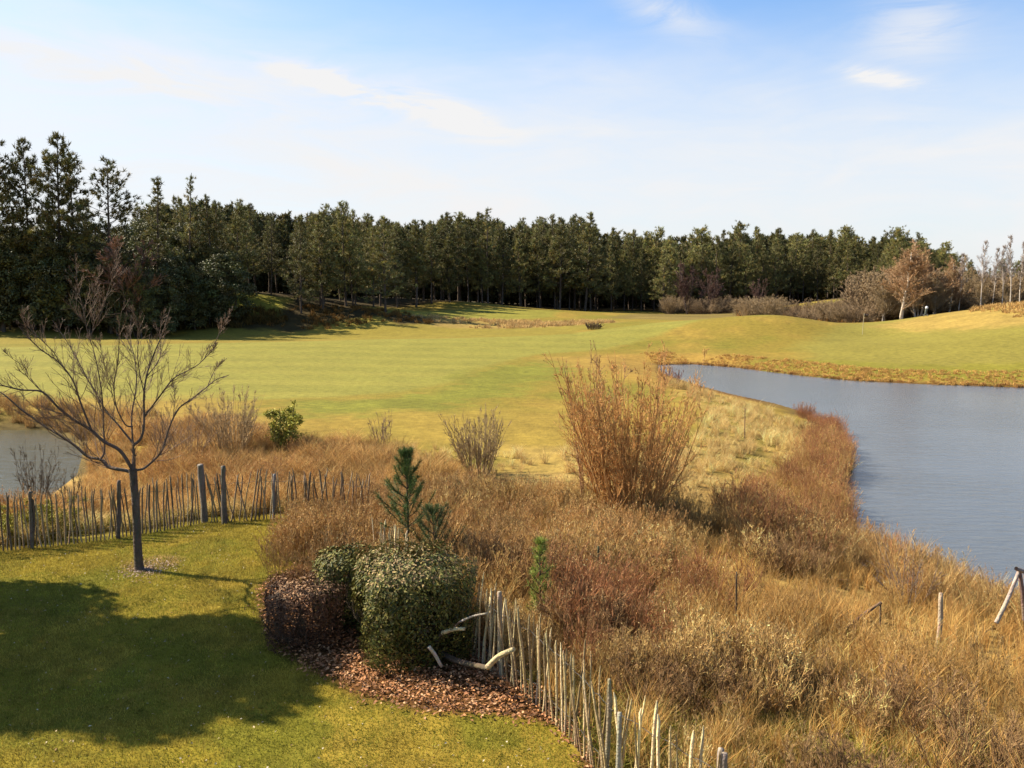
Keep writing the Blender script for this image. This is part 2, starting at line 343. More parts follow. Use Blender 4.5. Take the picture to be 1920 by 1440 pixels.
# green and the grassy rise beyond the pond
greenm = zone([(1490, 640), (1600, 618), (1760, 612), (1960, 622), (2300, 640), (2300, 690), (1900, 680), (1700, 672), (1560, 668)], 0.4, 1.5, 1)
lay(greenm, (.29, .255, .075), .15, .4)
lay(zone([(1380, 668), (1500, 672), (1700, 686), (1960, 692), (2300, 705), (2300, 718), (1920, 708), (1600, 698), (1440, 684)], -.5, 1, 1.5)*.8, (.25, .23, .04), .3, .6)
bank = smooth(0, 1, np.ones_like(GX))
def wzone(pts, soft=1.5, jit=2.0):
    d = sdist(np.array(pts, float), GX+jx*jit, GY+jy*jit); return smooth(soft, -soft, d)
lay(wzone([xy for xy in [(37, 88), (46, 94), (62, 98), (110, 98), (110, 64), (62, 65), (46, 69), (40, 77)]], 2, 4), (.43, .31, .12), .3, .6)
lay(wzone([(-10, 108), (4, 106), (14, 109), (12, 119), (-6, 124), (-16, 116)], 1.5, 3), (.40, .29, .12), .35, .5)
lay(wzone([(14, 125), (24, 112), (32, 101), (40, 99), (48, 100), (60, 101), (78, 106), (80, 130), (40, 160), (30, 160), (18, 135)], 1.5, 3), (.25, .19, .08), .35, .3)
# wood floor
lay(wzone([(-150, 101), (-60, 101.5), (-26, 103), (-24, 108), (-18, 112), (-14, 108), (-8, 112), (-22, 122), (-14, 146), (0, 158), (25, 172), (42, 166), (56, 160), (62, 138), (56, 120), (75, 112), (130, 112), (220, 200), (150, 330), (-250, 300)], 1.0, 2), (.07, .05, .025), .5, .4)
lay(wzone([(-38, 108), (-30, 108), (-30, 117), (-42, 117)], 1, 2), (.30, .28, .06), .3, .4)
lay(wzone([(-18, 115), (-6, 118), (6, 128), (8, 146), (-6, 140), (-16, 126)], 1, 2), (.30, .28, .07), .3, .4)
dl = sdist(lpond, GX, GY); lay(smooth(1.8, .3, dl), (.15, .11, .05), .3, 1)
lay(smooth(1.3, .2, dp)*(1-farside), (.17, .11, .05), .3, 1)
# foreground
brush = wzone([(-4.3, 18.6), (-2.3, 14.2), (-.6, 11.4), (.3, 9.8), (.99, 8.05), (2.1, 6.5), (4, 3), (30, 3), (30, 20), (12, 18), (8, 22), (5, 26), (1, 24), (-4, 25), (-12, 27), (-30, 22), (-30, 18), (-10, 17.5), (-6.5, 18.9)], .25, .3)
lay(brush, (.34, .22, .10), .4, 1.3, 5); lay(brush*smooth(.5, .65, fbm(GX, GY, .5, 3, 7)), (.48, .34, .16), .3, 2)
lay(brush*wzone([(.2, 10), (2, 7), (6, 7), (6.5, 9), (3, 10.5)], .6, 1)*.8, (.26, .22, .06), .4, 1.4)
lawnP = [(-40, -10), (6, -10), (4, 3), (2.1, 6.5), (.99, 8.05), (.3, 9.8), (-.6, 11.4), (-2.3, 14.2), (-4.3, 18.4), (-6.5, 18.7), (-8, 17.1), (-10, 16.3), (-40, 13)]
lawn = wzone(lawnP, .12, .1)
lay(lawn, (.30, .24, .036), .3, 1.1, 2); lay(lawn*smooth(.45, .62, fbm(GX, GY, .7, 4, 6))*.85, (.37, .265, .06), .2, 3); lay(lawn*smooth(.5, .62, fbm(GX, GY, .9, 4, 1))*.6, (.165, .18, .025), .2, 3)
ringm = smooth(.62, .38, np.hypot(GX+6.55+jx*.3, (GY-15.1+jy*.3)*1.1)); lay(ringm*.8, (.38, .24, .15), .5, 9)
mulchP = poly([(492, 1150), (530, 1215), (590, 1262), (680, 1303), (800, 1335), (930, 1342), (1030, 1358), (1085, 1400), (1110, 1470), (1150, 1480), (1115, 1380), (1060, 1300), (980, 1250), (900, 1150), (700, 1080), (560, 1060), (490, 1100)], 0)
mulch = smooth(.16, -.06, sdist(mulchP, GX+jx*.35, GY+jy*.35)); lay(mulch, (.16, .075, .035), .5, 4)
g = Geo(); R_, T_ = GX.shape; ii = np.arange(R_*T_).reshape(R_, T_)
Q = np.stack([ii[:-1, :-1], ii[:-1, 1:], ii[1:, 1:], ii[1:, :-1]], -1).reshape(-1, 4)[:, ::-1]
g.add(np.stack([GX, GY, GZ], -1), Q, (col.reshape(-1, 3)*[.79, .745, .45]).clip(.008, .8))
go = obj('ground', mesh('ground', g, M_ground)); tag(go, kind='structure', label='golf course turf and rough ground')
for Pn, nm, dc, bs in ((pond, 'pond_water', (.075, .082, .088, 1), .26), (lpond, 'small_pond_water', (.065, .060, .035, 1), .3)):
    d = sdist(Pn, GX, GY); dq = d[:-1, :-1]; kq = (dq < .9) & (GY[:-1, :-1] > 5) & (RR[:-1, :-1] < 250)
    Qw = np.stack([ii[:-1, :-1], ii[:-1, 1:], ii[1:, 1:], ii[1:, :-1]], -1)[kq][:, ::-1]
    us, inv = np.unique(Qw, return_inverse=True); Vw = np.stack([GX.ravel()[us], GY.ravel()[us], np.full(len(us), WZ)], -1)
    g = Geo(); g.add(Vw, inv.reshape(-1, 4), (.05, .06, .07)); o = obj(nm, mesh(nm, g, water_mat(nm, dc, 2.2, bs))); tag(o, kind='structure')

# ------------------------------------------------------------ generators: trees
def pine_geo(seed, H, cb, W, dens=1.0, nl=.44, nw=.075, top=.9, green=(.065, .075, .026), droop=0.0, lean=.15, irregular=.38, nb=14, core=True):
    global rg
    keep = rg; rg = np.random.default_rng(seed)
    k = 9; tz = np.linspace(0, H, k); off = np.cumsum(rg.normal(0, lean*H/60, (k, 2)), 0); off[0] = 0
    TP = np.c_[off, tz][None]; r0 = H*.009+.03; TR = (r0*np.linspace(1, .12, k)**.8)[None]
    tr = Geo(); v, q = tubes(TP, TR, 7); c = np.array([.13, .095, .07]); cc = np.tile(c, (len(v), 1))*rg.normal(1, .12, (len(v), 1)); tr.add(v, q, cc)
    zs = np.arange(cb*H, H*.985, .55/dens**.5*(H/15)**.5); P0 = []; D = []; Ln = []
    for z in zs:
        t = (z-cb*H)/(H-cb*H); prof = (1-t)**top*(.55+.45*min(1, t*5+.35))
        for j in range(rg.integers(4, 7)):
            a = rg.uniform(0, 2*np.pi); l = W*prof*rg.uniform(1-irregular*1.6, 1+irregular)+.18
            if l < .1: continue
            e = .05+.65*t-droop*(1-t)+rg.normal(0, .12)
            zi = z+rg.normal(0, .12); c2 = np.array([np.interp(zi, tz, off[:, 0]), np.interp(zi, tz, off[:, 1]), zi])
            P0.append(c2); D.append([np.cos(a)*np.cos(e), np.sin(a)*np.cos(e), np.sin(e)]); Ln.append(l)
    P0 = np.array(P0); D = np.array(D); Ln = np.array(Ln)
    BP = grow(P0, D, Ln, 4, .1, .08); v, q = tubes(BP, np.maximum(.012, Ln*.014)[:, None]*np.array([1, .8, .55, .2]), 3); tr.add(v, q, (.09, .07, .05))
    # dead branches on the bare stem
    nd_ = int(H*cb*1.6)
    if nd_ > 2:
        z = rg.uniform(.25*cb*H, cb*H, nd_); a = rg.uniform(0, 6.28, nd_)
        p = np.c_[np.interp(z, tz, off[:, 0]), np.interp(z, tz, off[:, 1]), z]; dd = np.c_[np.cos(a), np.sin(a), rg.uniform(-.3, .3, nd_)]
        dp_ = grow(p, dd, rg.uniform(.4, 1.3, nd_), 3, .15, -.03); v, q = tubes(dp_, np.array([.02, .014, .006])[None].repeat(nd_, 0), 3); tr.add(v, q, (.10, .085, .07))
    # shoots with needle tufts
    nt_ = np.maximum(2, (Ln*3.6*dens).astype(int)); ip = np.repeat(np.arange(len(Ln)), nt_); m = len(ip)
    t = rg.uniform(.25, 1, m)**.7*3; i = np.minimum(t.astype(int), 2); f = (t-i)[:, None]
    pc = BP[ip, i]*(1-f)+BP[ip, i+1]*f+rg.normal(0, .13, (m, 3))*np.array([1, 1, .7])*(1+Ln[ip][:, None]*.35)
    bd = norm(BP[ip, 3]-BP[ip, 0]); td = norm(bd+rg.normal(0, .35, (m, 3))+np.array([0, 0, .55]))
    n2_ = m*nb; pp = np.repeat(pc, nb, 0)+np.repeat(td, nb, 0)*rg.uniform(-.1, .16, n2_)[:, None]; dd = norm(np.repeat(td, nb, 0)*.9+rg.normal(0, .62, (n2_, 3)))
    v, q = blades(pp, dd, nl*rg.uniform(.6, 1.15, n2_), nw)
    tf = rg.normal(1, .22, m).clip(.5, 1.7)[:, None]*np.array(green)*(1+rg.normal(0, .07, (m, 3)))
    yel = rg.random(m) < .12; tf[yel] *= np.array([1.4, 1.2, .9])
    cr = Geo(); cr.add(v, q, np.repeat(tf, nb*3, 0))
    rg = keep; return tr, cr
def bare_geo(seed, H, trunkc, twigc, stems=1, spread=.2, cbase=.25, lf=.4, per=(9, 6, 5), r0=None, tw=.006, up=.08, base_r=.05, branch_from=.2, ang=.6):
    """bare tree or many-stemmed shrub: list of (P,R,s,colour)"""
    global rg
    keep = rg; rg = np.random.default_rng(seed)
    a = rg.uniform(0, 6.28, stems); rad = base_r*np.sqrt(rg.random(stems)); e = rg.normal(spread, spread*.4, stems) if stems > 1 else np.array([.03])
    D = np.c_[np.cos(a)*np.sin(e), np.sin(a)*np.sin(e), np.cos(e)]; P0 = np.c_[np.cos(a)*rad, np.sin(a)*rad, np.zeros(stems)-.05]
    Ln = H*(rg.uniform(.7, 1.0, stems) if stems > 1 else np.ones(1))
    P = grow(P0, D, Ln, 8, .05, up*.4); R0 = np.full(stems, r0 or H*.012)*(rg.uniform(.5, 1, stems) if stems > 1 else 1); R = taper(R0, 8, .12)
    levels = [(P, R, 6 if stems < 6 else 4)]
    lfs = [lf, .5, .45]; angs = [ang, .6, .6]
    for li, pr in enumerate(per):
        Pc, rc = children(levels[-1][0], levels[-1][1], pr, branch_from if li == 0 else .15, .97, angs[li], lfs[li], 5 if li == 0 else 4, .12, up)
        rc = np.maximum(rc*.8, tw); levels.append((Pc, taper(rc, Pc.shape[1], .35), 4 if li == 0 else 3))
    gt = Geo(); v, q = tubes(*levels[0]); cc = np.tile(np.array(trunkc, float), (len(v), 1))*rg.normal(1, .15, (len(v), 1)); gt.add(v, q, cc)
    gb = Geo()
    for li, (Pc, Rc, s) in enumerate(levels[1:]):
        v, q = tubes(Pc, Rc, s); cc = pick(twigc, len(Pc), .2, Pc.shape[1]*s); 
        if li == 0: cc = cc*.5+np.array(trunkc)*.5
        gb.add(v, q, cc)
    rg = keep; return gt, gb
def broad_geo(seed, H, W, green, nleaf=5000, ls=.3, cb=.12):
    """dense evergreen broadleaf crown: limbs ending in leaf clumps"""
    global rg
    keep = rg; rg = np.random.default_rng(seed)
    gt, gb = bare_geo(seed+50, H*.8, (.08, .065, .05), [(.08, .06, .045)], 1, .1, per=(12, 4), lf=.5, tw=.01)
    nc = 90; a = rg.uniform(0, 6.28, nc); t = rg.uniform(0, 1, nc); z = H*(cb+(1-cb)*t); pr = np.sin(np.pi*np.clip(t*.82+.14, 0, 1))**.6
    rd = W*pr*rg.uniform(.35, 1, nc)**.5; cen = np.c_[np.cos(a)*rd, np.sin(a)*rd, z]; cr_ = rg.uniform(.09, .17, nc)*H*.6
    ip = rg.integers(0, nc, nleaf); d = rdir(nleaf); P = cen[ip]+d*(cr_[ip]*rg.uniform(.5, 1.05, nleaf)**.7)[:, None]*np.array([1, 1, .75])
    v, q = leaves(P, norm(d+rdir(nleaf)*.7+np.array([0, 0, .4])), rdir(nleaf), ls*rg.uniform(.6, 1.2, nleaf), ls*.55)
    cc = vary(green, nc, .2)[ip]*rg.normal(1, .15, (nleaf, 1)); cr = Geo(); cr.add(v, q, np.repeat(cc.clip(.005, .5), 4, 0))
    a1 = gt.arrays(); b1 = gb.arrays(); tr = Geo(); tr.add(a1[0], a1[2], a1[3]); tr.add(b1[0], b1[2], b1[3])
    rg = keep; return tr, cr
PROTO = {}
def proto(key, tr, cr, kind, mcr=None, tn='trunk', cn='crown'):
    PROTO[key] = (mesh(key+'_trunk', tr, M_bark), mesh(key+'_crown', cr, mcr or M_needle), kind, tn, cn)
FG = (.20, .182, .060)
for i in range(5): proto('wood_pine%d' % i, *pine_geo(100+i, 15, [.26, .33, .18, .36, .22][i], [2.9, 2.5, 3.2, 2.7, 3.0][i], 1.35, top=[1.0, .85, 1.1, .8, .95][i], green=np.array(FG)*[1, 1.12, .9, 1.05, 1.25][i]), 'pine')
for i in range(3): proto('edge_pine%d' % i, *pine_geo(120+i, 14, [.10, .16, .22][i], [3.3, 3.0, 3.2][i], 1.1, top=[1.0, 1.1, .9][i], green=np.array(FG)*[1.35, 1.2, 1.1][i], droop=.1), 'pine')
proto('cone_pine0', *pine_geo(140, 17, .06, 3.2, 1.15, top=1.0, green=np.array(FG)*.9, irregular=.2), 'pine')
proto('cone_pine1', *pine_geo(141, 17, .3, 2.3, .9, top=1.1, green=np.array(FG)*.95, irregular=.35), 'pine')
for i in range(3): proto('tall_pine%d' % i, *pine_geo(150+i, 21, [.34, .36, .30][i], [4.6, 4.4, 4.6][i], [1.05, 1.0, .8][i], top=[.75, .85, .6][i], green=np.array(FG)*.8, irregular=.5, nl=.55, nw=.10), 'pine')
for i in range(2): proto('round_pine%d' % i, *pine_geo(160+i, 14, [.3, .25][i], 3.0, 1.35, top=.42, green=np.array(FG)*[1.25, 1.45][i]), 'pine')
for i in range(2): proto('dark_oak%d' % i, *broad_geo(170+i, 11, 3.8, (.11, .11, .035), 7000, .34), 'evergreen tree')
proto('orange_twig', *bare_geo(180, 11, (.12, .08, .06), [(.38, .20, .13), (.33, .17, .11)], 3, .16, per=(18, 11, 9), tw=.026, lf=.45), 'bare tree', M_twig)
proto('birch0', *bare_geo(181, 12, (.80, .66, .50), [(.56, .32, .16), (.60, .38, .19)], 2, .10, per=(36, 14, 13), tw=.018, lf=.44, r0=.16, ang=.55, up=.1, branch_from=.2), 'birch', M_twig)
proto('birch1', *bare_geo(182, 12, (.42, .36, .30), [(.50, .36, .19)], 2, .12, per=(32, 13, 12), tw=.018, lf=.44, r0=.15, ang=.45, up=.1), 'birch', M_twig)
proto('thin_birch', *bare_geo(183, 13, (.70, .60, .50), [(.46, .36, .30)], 1, .1, per=(36, 10, 6), tw=.022, lf=.30, r0=.11, ang=.5, branch_from=.35), 'birch', M_twig)
proto('red_bare', *bare_geo(184, 8, (.14, .10, .085), [(.20, .10, .075), (.17, .10, .075)], 5, .22, per=(14, 9, 7), tw=.024, lf=.45), 'bare tree', M_twig)
proto('tan_bush0', *bare_geo(185, 5, (.20, .14, .08), [(.54, .38, .20), (.44, .31, .17)], 40, .42, per=(9, 8, 5), tw=.016, lf=.4, base_r=.8, r0=.03), 'bush', M_twig, 'stems', 'twigs')
proto('tan_bush1', *bare_geo(186, 4, (.18, .12, .07), [(.50, .34, .19), (.42, .29, .16)], 40, .5, per=(9, 8, 5), tw=.016, lf=.4, base_r=1.0, r0=.028), 'bush', M_twig, 'stems', 'twigs')
HT = {'wood': 15, 'edge': 14, 'cone': 17, 'tall': 21, 'roun': 14, 'dark': 11.3, 'oran': 11, 'birc': 12.2, 'thin': 13, 'red_': 7.6, 'tan_': 0}
NPINES = [0]
def plant(key, px, topy, Yd, label, group=None, wf=1.0, name=None, x=None, rz=None, base=None):
    trm, crm, kind, tn, cn = PROTO[key]
    X_ = xof(px, Yd) if x is None else x; z0 = gz(X_, Yd); zt = at(px, topy, Yd)[2]; H = max(1.5, zt-z0)
    Hp = HT[key[:4]] if HT[key[:4]] else {'tan_bush0': 5.0, 'tan_bush1': 4.0}[key]
    s = H/Hp; o = thing(name or {'pine': 'pine_tree', 'evergreen tree': 'evergreen_tree', 'bare tree': 'bare_tree', 'birch': 'birch_tree', 'bush': 'bush'}[kind], label, kind, (X_, Yd, z0-.1), rnd.uniform(0, 6.28) if rz is None else rz, group)
    o.scale = (s*wf, s*wf, s); o.rotation_euler.x = rnd.gauss(0, .025); o.rotation_euler.y = rnd.gauss(0, .025); a = obj(tn, trm, o); b = obj(cn, crm, o); return o

# ------------------------------------------------------------ the wood: skyline and edge read off the photograph, trees at real depths
SKX = [-200, 0, 30, 60, 262, 300, 352, 400, 440, 500, 580, 640, 700, 735, 790, 840, 915, 960, 1040, 1095, 1130, 1180, 1240, 1300, 1400, 1460, 1560, 1620, 1690, 1740, 1790, 1820, 1860, 1900, 2100]
SKY_ = [380, 400, 405, 390, 395, 380, 372, 374, 376, 392, 394, 388, 410, 408, 415, 404, 400, 416, 412, 410, 434, 440, 438, 438, 433, 430, 437, 441, 440, 450, 474, 490, 500, 486, 470]
EGX = [-200, 300, 560, 620, 700, 800, 900, 1000, 1200, 1350, 1500, 1650, 1750, 2100]; EGY = [104, 105, 112, 118, 130, 146, 156, 161, 174, 171, 173, 156, 150, 142]
stretch = [(-999, 420, 'dark pine in the shaded wood left of the lit grassy bank'), (420, 760, 'pine in the wood above the brown bank beside the fairway'), (760, 1150, 'tall slim pine with bare lower trunk in the middle of the wood'),
           (1150, 1420, 'pine in the lower far wood behind the reddish bare trees'), (1420, 1660, 'olive green pine in the far wood above the brown scrub slope'), (1660, 2500, 'pine behind the brown birches at the right end of the wood')]
cnt = 0
for row in range(4):
    px = -60.0
    while px < 2010:
        e = float(np.interp(px, EGX, EGY)); Yd = e+2+row*5.2+rnd.uniform(-1.8, 1.8)
        sp_ = (3.3+.25*row)*rnd.uniform(.75, 1.3)/Yd*F; px += sp_
        if px > 2010: break
        if row >= 3 and px < 250: continue
        sky_ = float(np.interp(px, SKX, SKY_)); tp = sky_+(rnd.uniform(4, 50) if row == 0 else rnd.uniform(-12, 30) if row < 3 else rnd.uniform(-10, 14))
        if 420 < px < 560 and row == 0: continue
        if px > 1640: key = rnd.choice(['round_pine0', 'round_pine1', 'wood_pine4', 'edge_pine2'])
        elif px > 1150: key = rnd.choice(['wood_pine0', 'wood_pine4', 'wood_pine2', 'round_pine0', 'round_pine1', 'edge_pine2'])
        elif px > 760: key = 'wood_pine%d' % rnd.randrange(5)
        elif px > 560: key = rnd.choice(['edge_pine0', 'edge_pine1', 'wood_pine0', 'wood_pine2']) if row == 0 else 'wood_pine%d' % rnd.randrange(5)
        elif px < 420: key = rnd.choice(['dark_oak0', 'dark_oak1', 'edge_pine0', 'cone_pine0', 'edge_pine1'])
        else: key = rnd.choice(['wood_pine0', 'wood_pine2', 'wood_pine3', 'cone_pine1'])
        if key.startswith('dark'):
            lab = 'dense dark evergreen tree low in the shaded left end of the wood'; gp = 'dark evergreens of the left wood'; tp += 25
        else:
            lab = [s_[2] for s_ in stretch if s_[0] <= px < s_[1]][0]; gp = 'pines: '+lab
        plant(key, px, tp, Yd, lab, gp, rnd.uniform(.85, 1.2)); cnt += 1
for i in range(26):
    px = -40+i*18.5; plant(['dark_oak0', 'edge_pine0', 'cone_pine0', 'dark_oak1', 'edge_pine1'][i % 5], px+rnd.uniform(-6, 6), (rnd.uniform(410, 470) if px < 215 else rnd.uniform(470, 510)), (96.5 if 215 <= px < 300 else 98.5)+rnd.uniform(0, 3)+max(0, px-300)*.04, 'dense dark tree branched to the ground along the shaded left edge of the wood', 'dark trees along the left edge of the wood', rnd.uniform(.9, 1.25))
sp_list = [('tall_pine0', 2, 245, 99, 'tall ragged dark pine at the left edge of the photo, rising high above the wood', 1.0), ('tall_pine1', 62, 262, 101, 'tall open pine with a narrow tip, second from the left edge above the wood', .8),
    ('tall_pine1', 103, 252, 100, 'tallest dark pine of the left group, its thick stem bare against the sky', 1.0), ('tall_pine0', 143, 288, 102, 'tall dark pine leaning close against the tallest pine of the left group', .8),
    ('tall_pine2', 205, 305, 100, 'sparse flat-branched pine standing alone against the sky left of the orange-brown tree', 1.15), ('cone_pine0', 300, 328, 103, 'dense conical dark pine just right of the orange-brown bare tree', 1.15),
    ('cone_pine1', 352, 322, 107, 'thin pointed spire-like pine right of the dense conical pine', .85), ('cone_pine0', 402, 362, 108, 'rounded-topped dark pine between the thin spire and the lit grassy bank', 1.0), ('wood_pine3', 441, 370, 110, 'slim pine with a small tufted head above the lit grassy bank', .9),
    ('edge_pine0', 600, 396, 116, 'broad olive pine branched to the ground on the brown bank', 1.1), ('edge_pine2', 648, 380, 119, 'broad olive pine with a lit straight stem on top of the brown bank', 1.1), ('edge_pine1', 722, 402, 116, 'dark spreading pine standing forward on the slope with its shadow across the grass', 1.15),
    ('wood_pine1', 780, 410, 138, 'slender pine with pale bare trunk standing out right of the dark spreading pine', 1.1), ('wood_pine2', 842, 398, 150, 'full-crowned pine with rounded top in the middle of the wood', 1.25), ('cone_pine1', 915, 386, 156, 'sharp-tipped pine, highest point of the middle wood', 1.1),
    ('wood_pine0', 1050, 405, 160, 'broad light-edged pine near the right end of the tall middle wood', 1.15), ('wood_pine2', 1097, 398, 161, 'tall heavy pine closing the right end of the tall middle wood', 1.2), ('wood_pine4', 1245, 468, 166, 'sunlit olive pine left of the reddish bare trees at the field edge', 1.1),
    ('round_pine0', 1690, 430, 160, 'dark domed pine rising highest behind the brown birch', 1.0), ('round_pine1', 1770, 455, 158, 'dark domed pine sloping down right of the brown birch', .95), ('round_pine1', 1815, 492, 134, 'pale green bushy pine between the thin birches at the right', .8), ('round_pine0', 1925, 470, 130, 'green pine cut by the right edge of the photo', .9)]
for k_, px, tp, Yd, lab, wf in sp_list: plant(k_, px, tp, Yd, lab, None, wf); cnt += 1
print('trees', cnt)
plant('orange_twig', 252, 400, 98.2, 'orange-brown bare tree among the dark pines on the left', None, 1.25)
for k_, px, tp, Yd, lab, wf in [('birch0', 1692, 440, 109, 'rust-brown birch with a pale trunk, fullest bare crown at the right', 1.85), ('birch0', 1724, 455, 112, 'rust-brown birch leaning out right of the pale-trunked birch', 1.4), ('birch1', 1795, 462, 126, 'tan birch with upswept twigs between the domed pines', 1.3),
        ('birch1', 1658, 500, 111, 'tan leafless birch low at the left foot of the pale-trunked birch', 1.5), ('birch1', 1722, 490, 110, 'tan leafless birch in front of the rust-brown pair, its foot by the golf trolley', 1.6), ('birch1', 1815, 488, 116, 'tan leafless birch between the orange-brown birch and the first thin pale one', 1.5), ('birch1', 1752, 495, 111, 'tan leafless birch filling the gap right of the rust-brown pair', 1.5), ('birch0', 1782, 470, 113, 'orange-brown birch with narrow crown left of the pale green pine', 1.2), ('birch1', 1845, 505, 110, 'tan leafless birch low under the thin pale birches', 1.5), ('birch1', 1890, 512, 112, 'tan leafless birch low near the right edge', 1.4),
        ('thin_birch', 1838, 446, 108, 'thin pale birch, left of the two whose tips fade into the sky', .9), ('thin_birch', 1895, 436, 106, 'thin pale birch nearest the right edge, its trunk yellowish', .9), ('thin_birch', 1862, 460, 112, 'faint thin birch between the two pale-stemmed birches', .9),
        ('thin_birch', 1915, 448, 109, 'thin pale birch cut by the right edge of the photo', 1.0), ('thin_birch', 1878, 455, 110, 'thin pale birch second from the right edge, slightly shorter', 1.0), ('thin_birch', 1800, 470, 112, 'thin pale birch rising through the orange-brown birch crown', .9),
        ('red_bare', 1290, 482, 158, 'reddish bare tree at the foot of the far wood, left one of the two', 1.0), ('red_bare', 1332, 494, 155, 'reddish bare tree at the foot of the far wood, right one of the two', 1.0), ('red_bare', 1420, 515, 150, 'low tan bare tree with an upright pale stem before the olive pines', .9)]: plant(k_, px, tp, Yd, lab, None, wf)
nb_ = 0
for i in range(80):
    px = [1420, 1510, 1570, 1610, 1650, 1640, 1690, 1720, 1760, 1790, 1820, 1850, 1880, 1910, 1425, 1370, 1250, 1320, 1560, 1600][i % 20]+rnd.uniform(-22, 22)
    Yd = rnd.uniform(115, 128) if px > 1640 else rnd.uniform(106, 136) if px > 1400 else rnd.uniform(150, 162)
    tp = (rnd.uniform(548, 578) if px < 1640 else rnd.uniform(488, 545)) if px > 1450 else rnd.uniform(545, 562)
    lab = 'brown leafless bush in the thicket under the birches' if px > 1640 else 'low brown leafless bush on the scrub slope before the far wood' if px > 1450 else 'small leafless bush at the foot of the far wood'
    plant('tan_bush%d' % (i % 2), px, tp, Yd, lab, 'bushes: '+lab, rnd.uniform(1.0, 1.5))
# mass of wood farther back
mp = []
for i in range(3):
    tr, cr = pine_geo(300+i, 15, .02, 3.4, .9, nl=.8, nw=.3, nb=7, top=.6, green=FG); a1 = tr.arrays(); b1 = cr.arrays()
    k3 = b1[1]; mp.append((np.concatenate([a1[0], b1[0]]), np.concatenate([a1[1], k3+len(a1[0])]) if len(a1[1]) else k3+len(a1[0]), a1[2], np.concatenate([a1[3], b1[3]])))
xs = []; ys = []; zs_ = []
for px in np.arange(-150, 2100, 17):
    for k in range(3):
        q = px+rnd.uniform(-9, 9); e = float(np.interp(q, EGX, EGY)); Yd = e+29+k*6+rnd.uniform(-2, 2); X_ = xof(q, Yd)
        if q < 262 and k > 0: continue
        xs.append(X_); ys.append(Yd); z0 = gz(X_, Yd); zs_.append((z0, (at(q, float(np.interp(q, SKX, SKY_))+rnd.uniform(6, 26)+(30 if q < 262 else 0), Yd)[2]-z0)/15))
xs = np.array(xs); ys = np.array(ys); z0 = np.array([a for a, b in zs_]); s_ = np.array([b for a, b in zs_])
gm = scatter(mp, xs, ys, z0, rg.uniform(0, 6.28, len(xs)), np.c_[s_*.95, s_*.95, s_], np.ones((len(xs), 3)))
tag(obj('far_wood', mesh('far_wood', gm, M_needle)), 'dark depth of pine wood behind the front rows of trees', 'wood', None, 'stuff')

# ------------------------------------------------------------ clump prototypes for scrub and grass
def clump(seed, H, n, spread, base_r, per, cs, tw=.004, r0=.006, lf=.45, seeds=0):
    gt, gb = bare_geo(seed, H, np.mean(cs, 0)*.8, cs, n, spread, per=per, tw=tw, lf=lf, base_r=base_r, r0=r0, up=.12)
    a1 = gt.arrays(); b1 = gb.arrays(); g_ = Geo(); g_.add(a1[0], a1[2], a1[3]); g_.add(b1[0], b1[2], b1[3])
    if seeds:
        P = b1[0][rg.integers(len(b1[0])//4, len(b1[0]), seeds)]; v, q = leaves(P, rdir(seeds), rdir(seeds), rg.uniform(.012, .03, seeds), .012); g_.add(v, q, pick([(.75, .55, .25), (.9, .7, .35), (.35, .2, .1)], seeds, .2, 4))
    return g_.arrays()
def tuft(seed, H, n, base_r, spread, cs, wd=.008, bend=-.15, seg=False):
    global rg
    keep = rg; rg = np.random.default_rng(seed)
    a = rg.uniform(0, 6.28, n); rd = base_r*np.sqrt(rg.random(n)); e = np.abs(rg.normal(0, spread, n)); ax = rg.uniform(0, 6.28, n)
    P = np.c_[np.cos(a)*rd, np.sin(a)*rd, np.zeros(n)]; D = np.c_[np.cos(ax)*np.sin(e), np.sin(ax)*np.sin(e), np.cos(e)]; Ln = H*rg.uniform(.45, 1.1, n)
    # two-segment blade: quad then a triangle that droops
    D = norm(D); s = norm(np.cross(D, rdir(n))); h = wd*.5; m = P+D*(Ln*.55)[:, None]; tipd = norm(D+np.c_[np.cos(ax), np.sin(ax), np.zeros(n)]*(.25+spread)+np.array([0, 0, bend]))
    t = m+tipd*(Ln*.5)[:, None]; V = np.stack([P-s*h, P+s*h, m+s*h*.8, m-s*h*.8, t], 1).reshape(-1, 3); i = np.arange(n)*5
    cc = pick(cs, n, .16, 5); g_ = Geo(); g_.add(V, np.stack([i, i+1, i+2, i+3], 1), cc); g_.F3.append(np.stack([i+3, i+2, i+4], 1))
    rg = keep; return g_.arrays()
BR = [(.62, .38, .14), (.78, .52, .19), (.40, .24, .10), (.76, .53, .20)]
RD = [(.54, .22, .09), (.42, .17, .075), (.62, .32, .12)]
TN = [(.76, .51, .20), (.88, .63, .27), (.62, .42, .16), (.80, .56, .22)]
OR = [(.78, .45, .15), (.86, .55, .19), (.64, .36, .13)]
cl_br = [clump(400+i, .95, 12, .22, .16, (5, 4), BR, seeds=60) for i in range(5)]
cl_rd = [clump(410+i, 1.05, 14, .22, .15, (4, 3), RD, seeds=30) for i in range(4)]
cl_or = [clump(420+i, .9, 12, .25, .16, (4, 3), OR) for i in range(4)]
tf_tn = [tuft(430+i, .55, 60, .10, .45, TN) for i in range(5)]
tf_tall = [tuft(440+i, .95, 40, .10, .22, TN+OR, .008) for i in range(4)]
tf_gr = [tuft(450+i, .30, 45, .10, .5, [(.20, .19, .04), (.28, .24, .05), (.36, .28, .08), (.15, .16, .03)], .008) for i in range(4)]
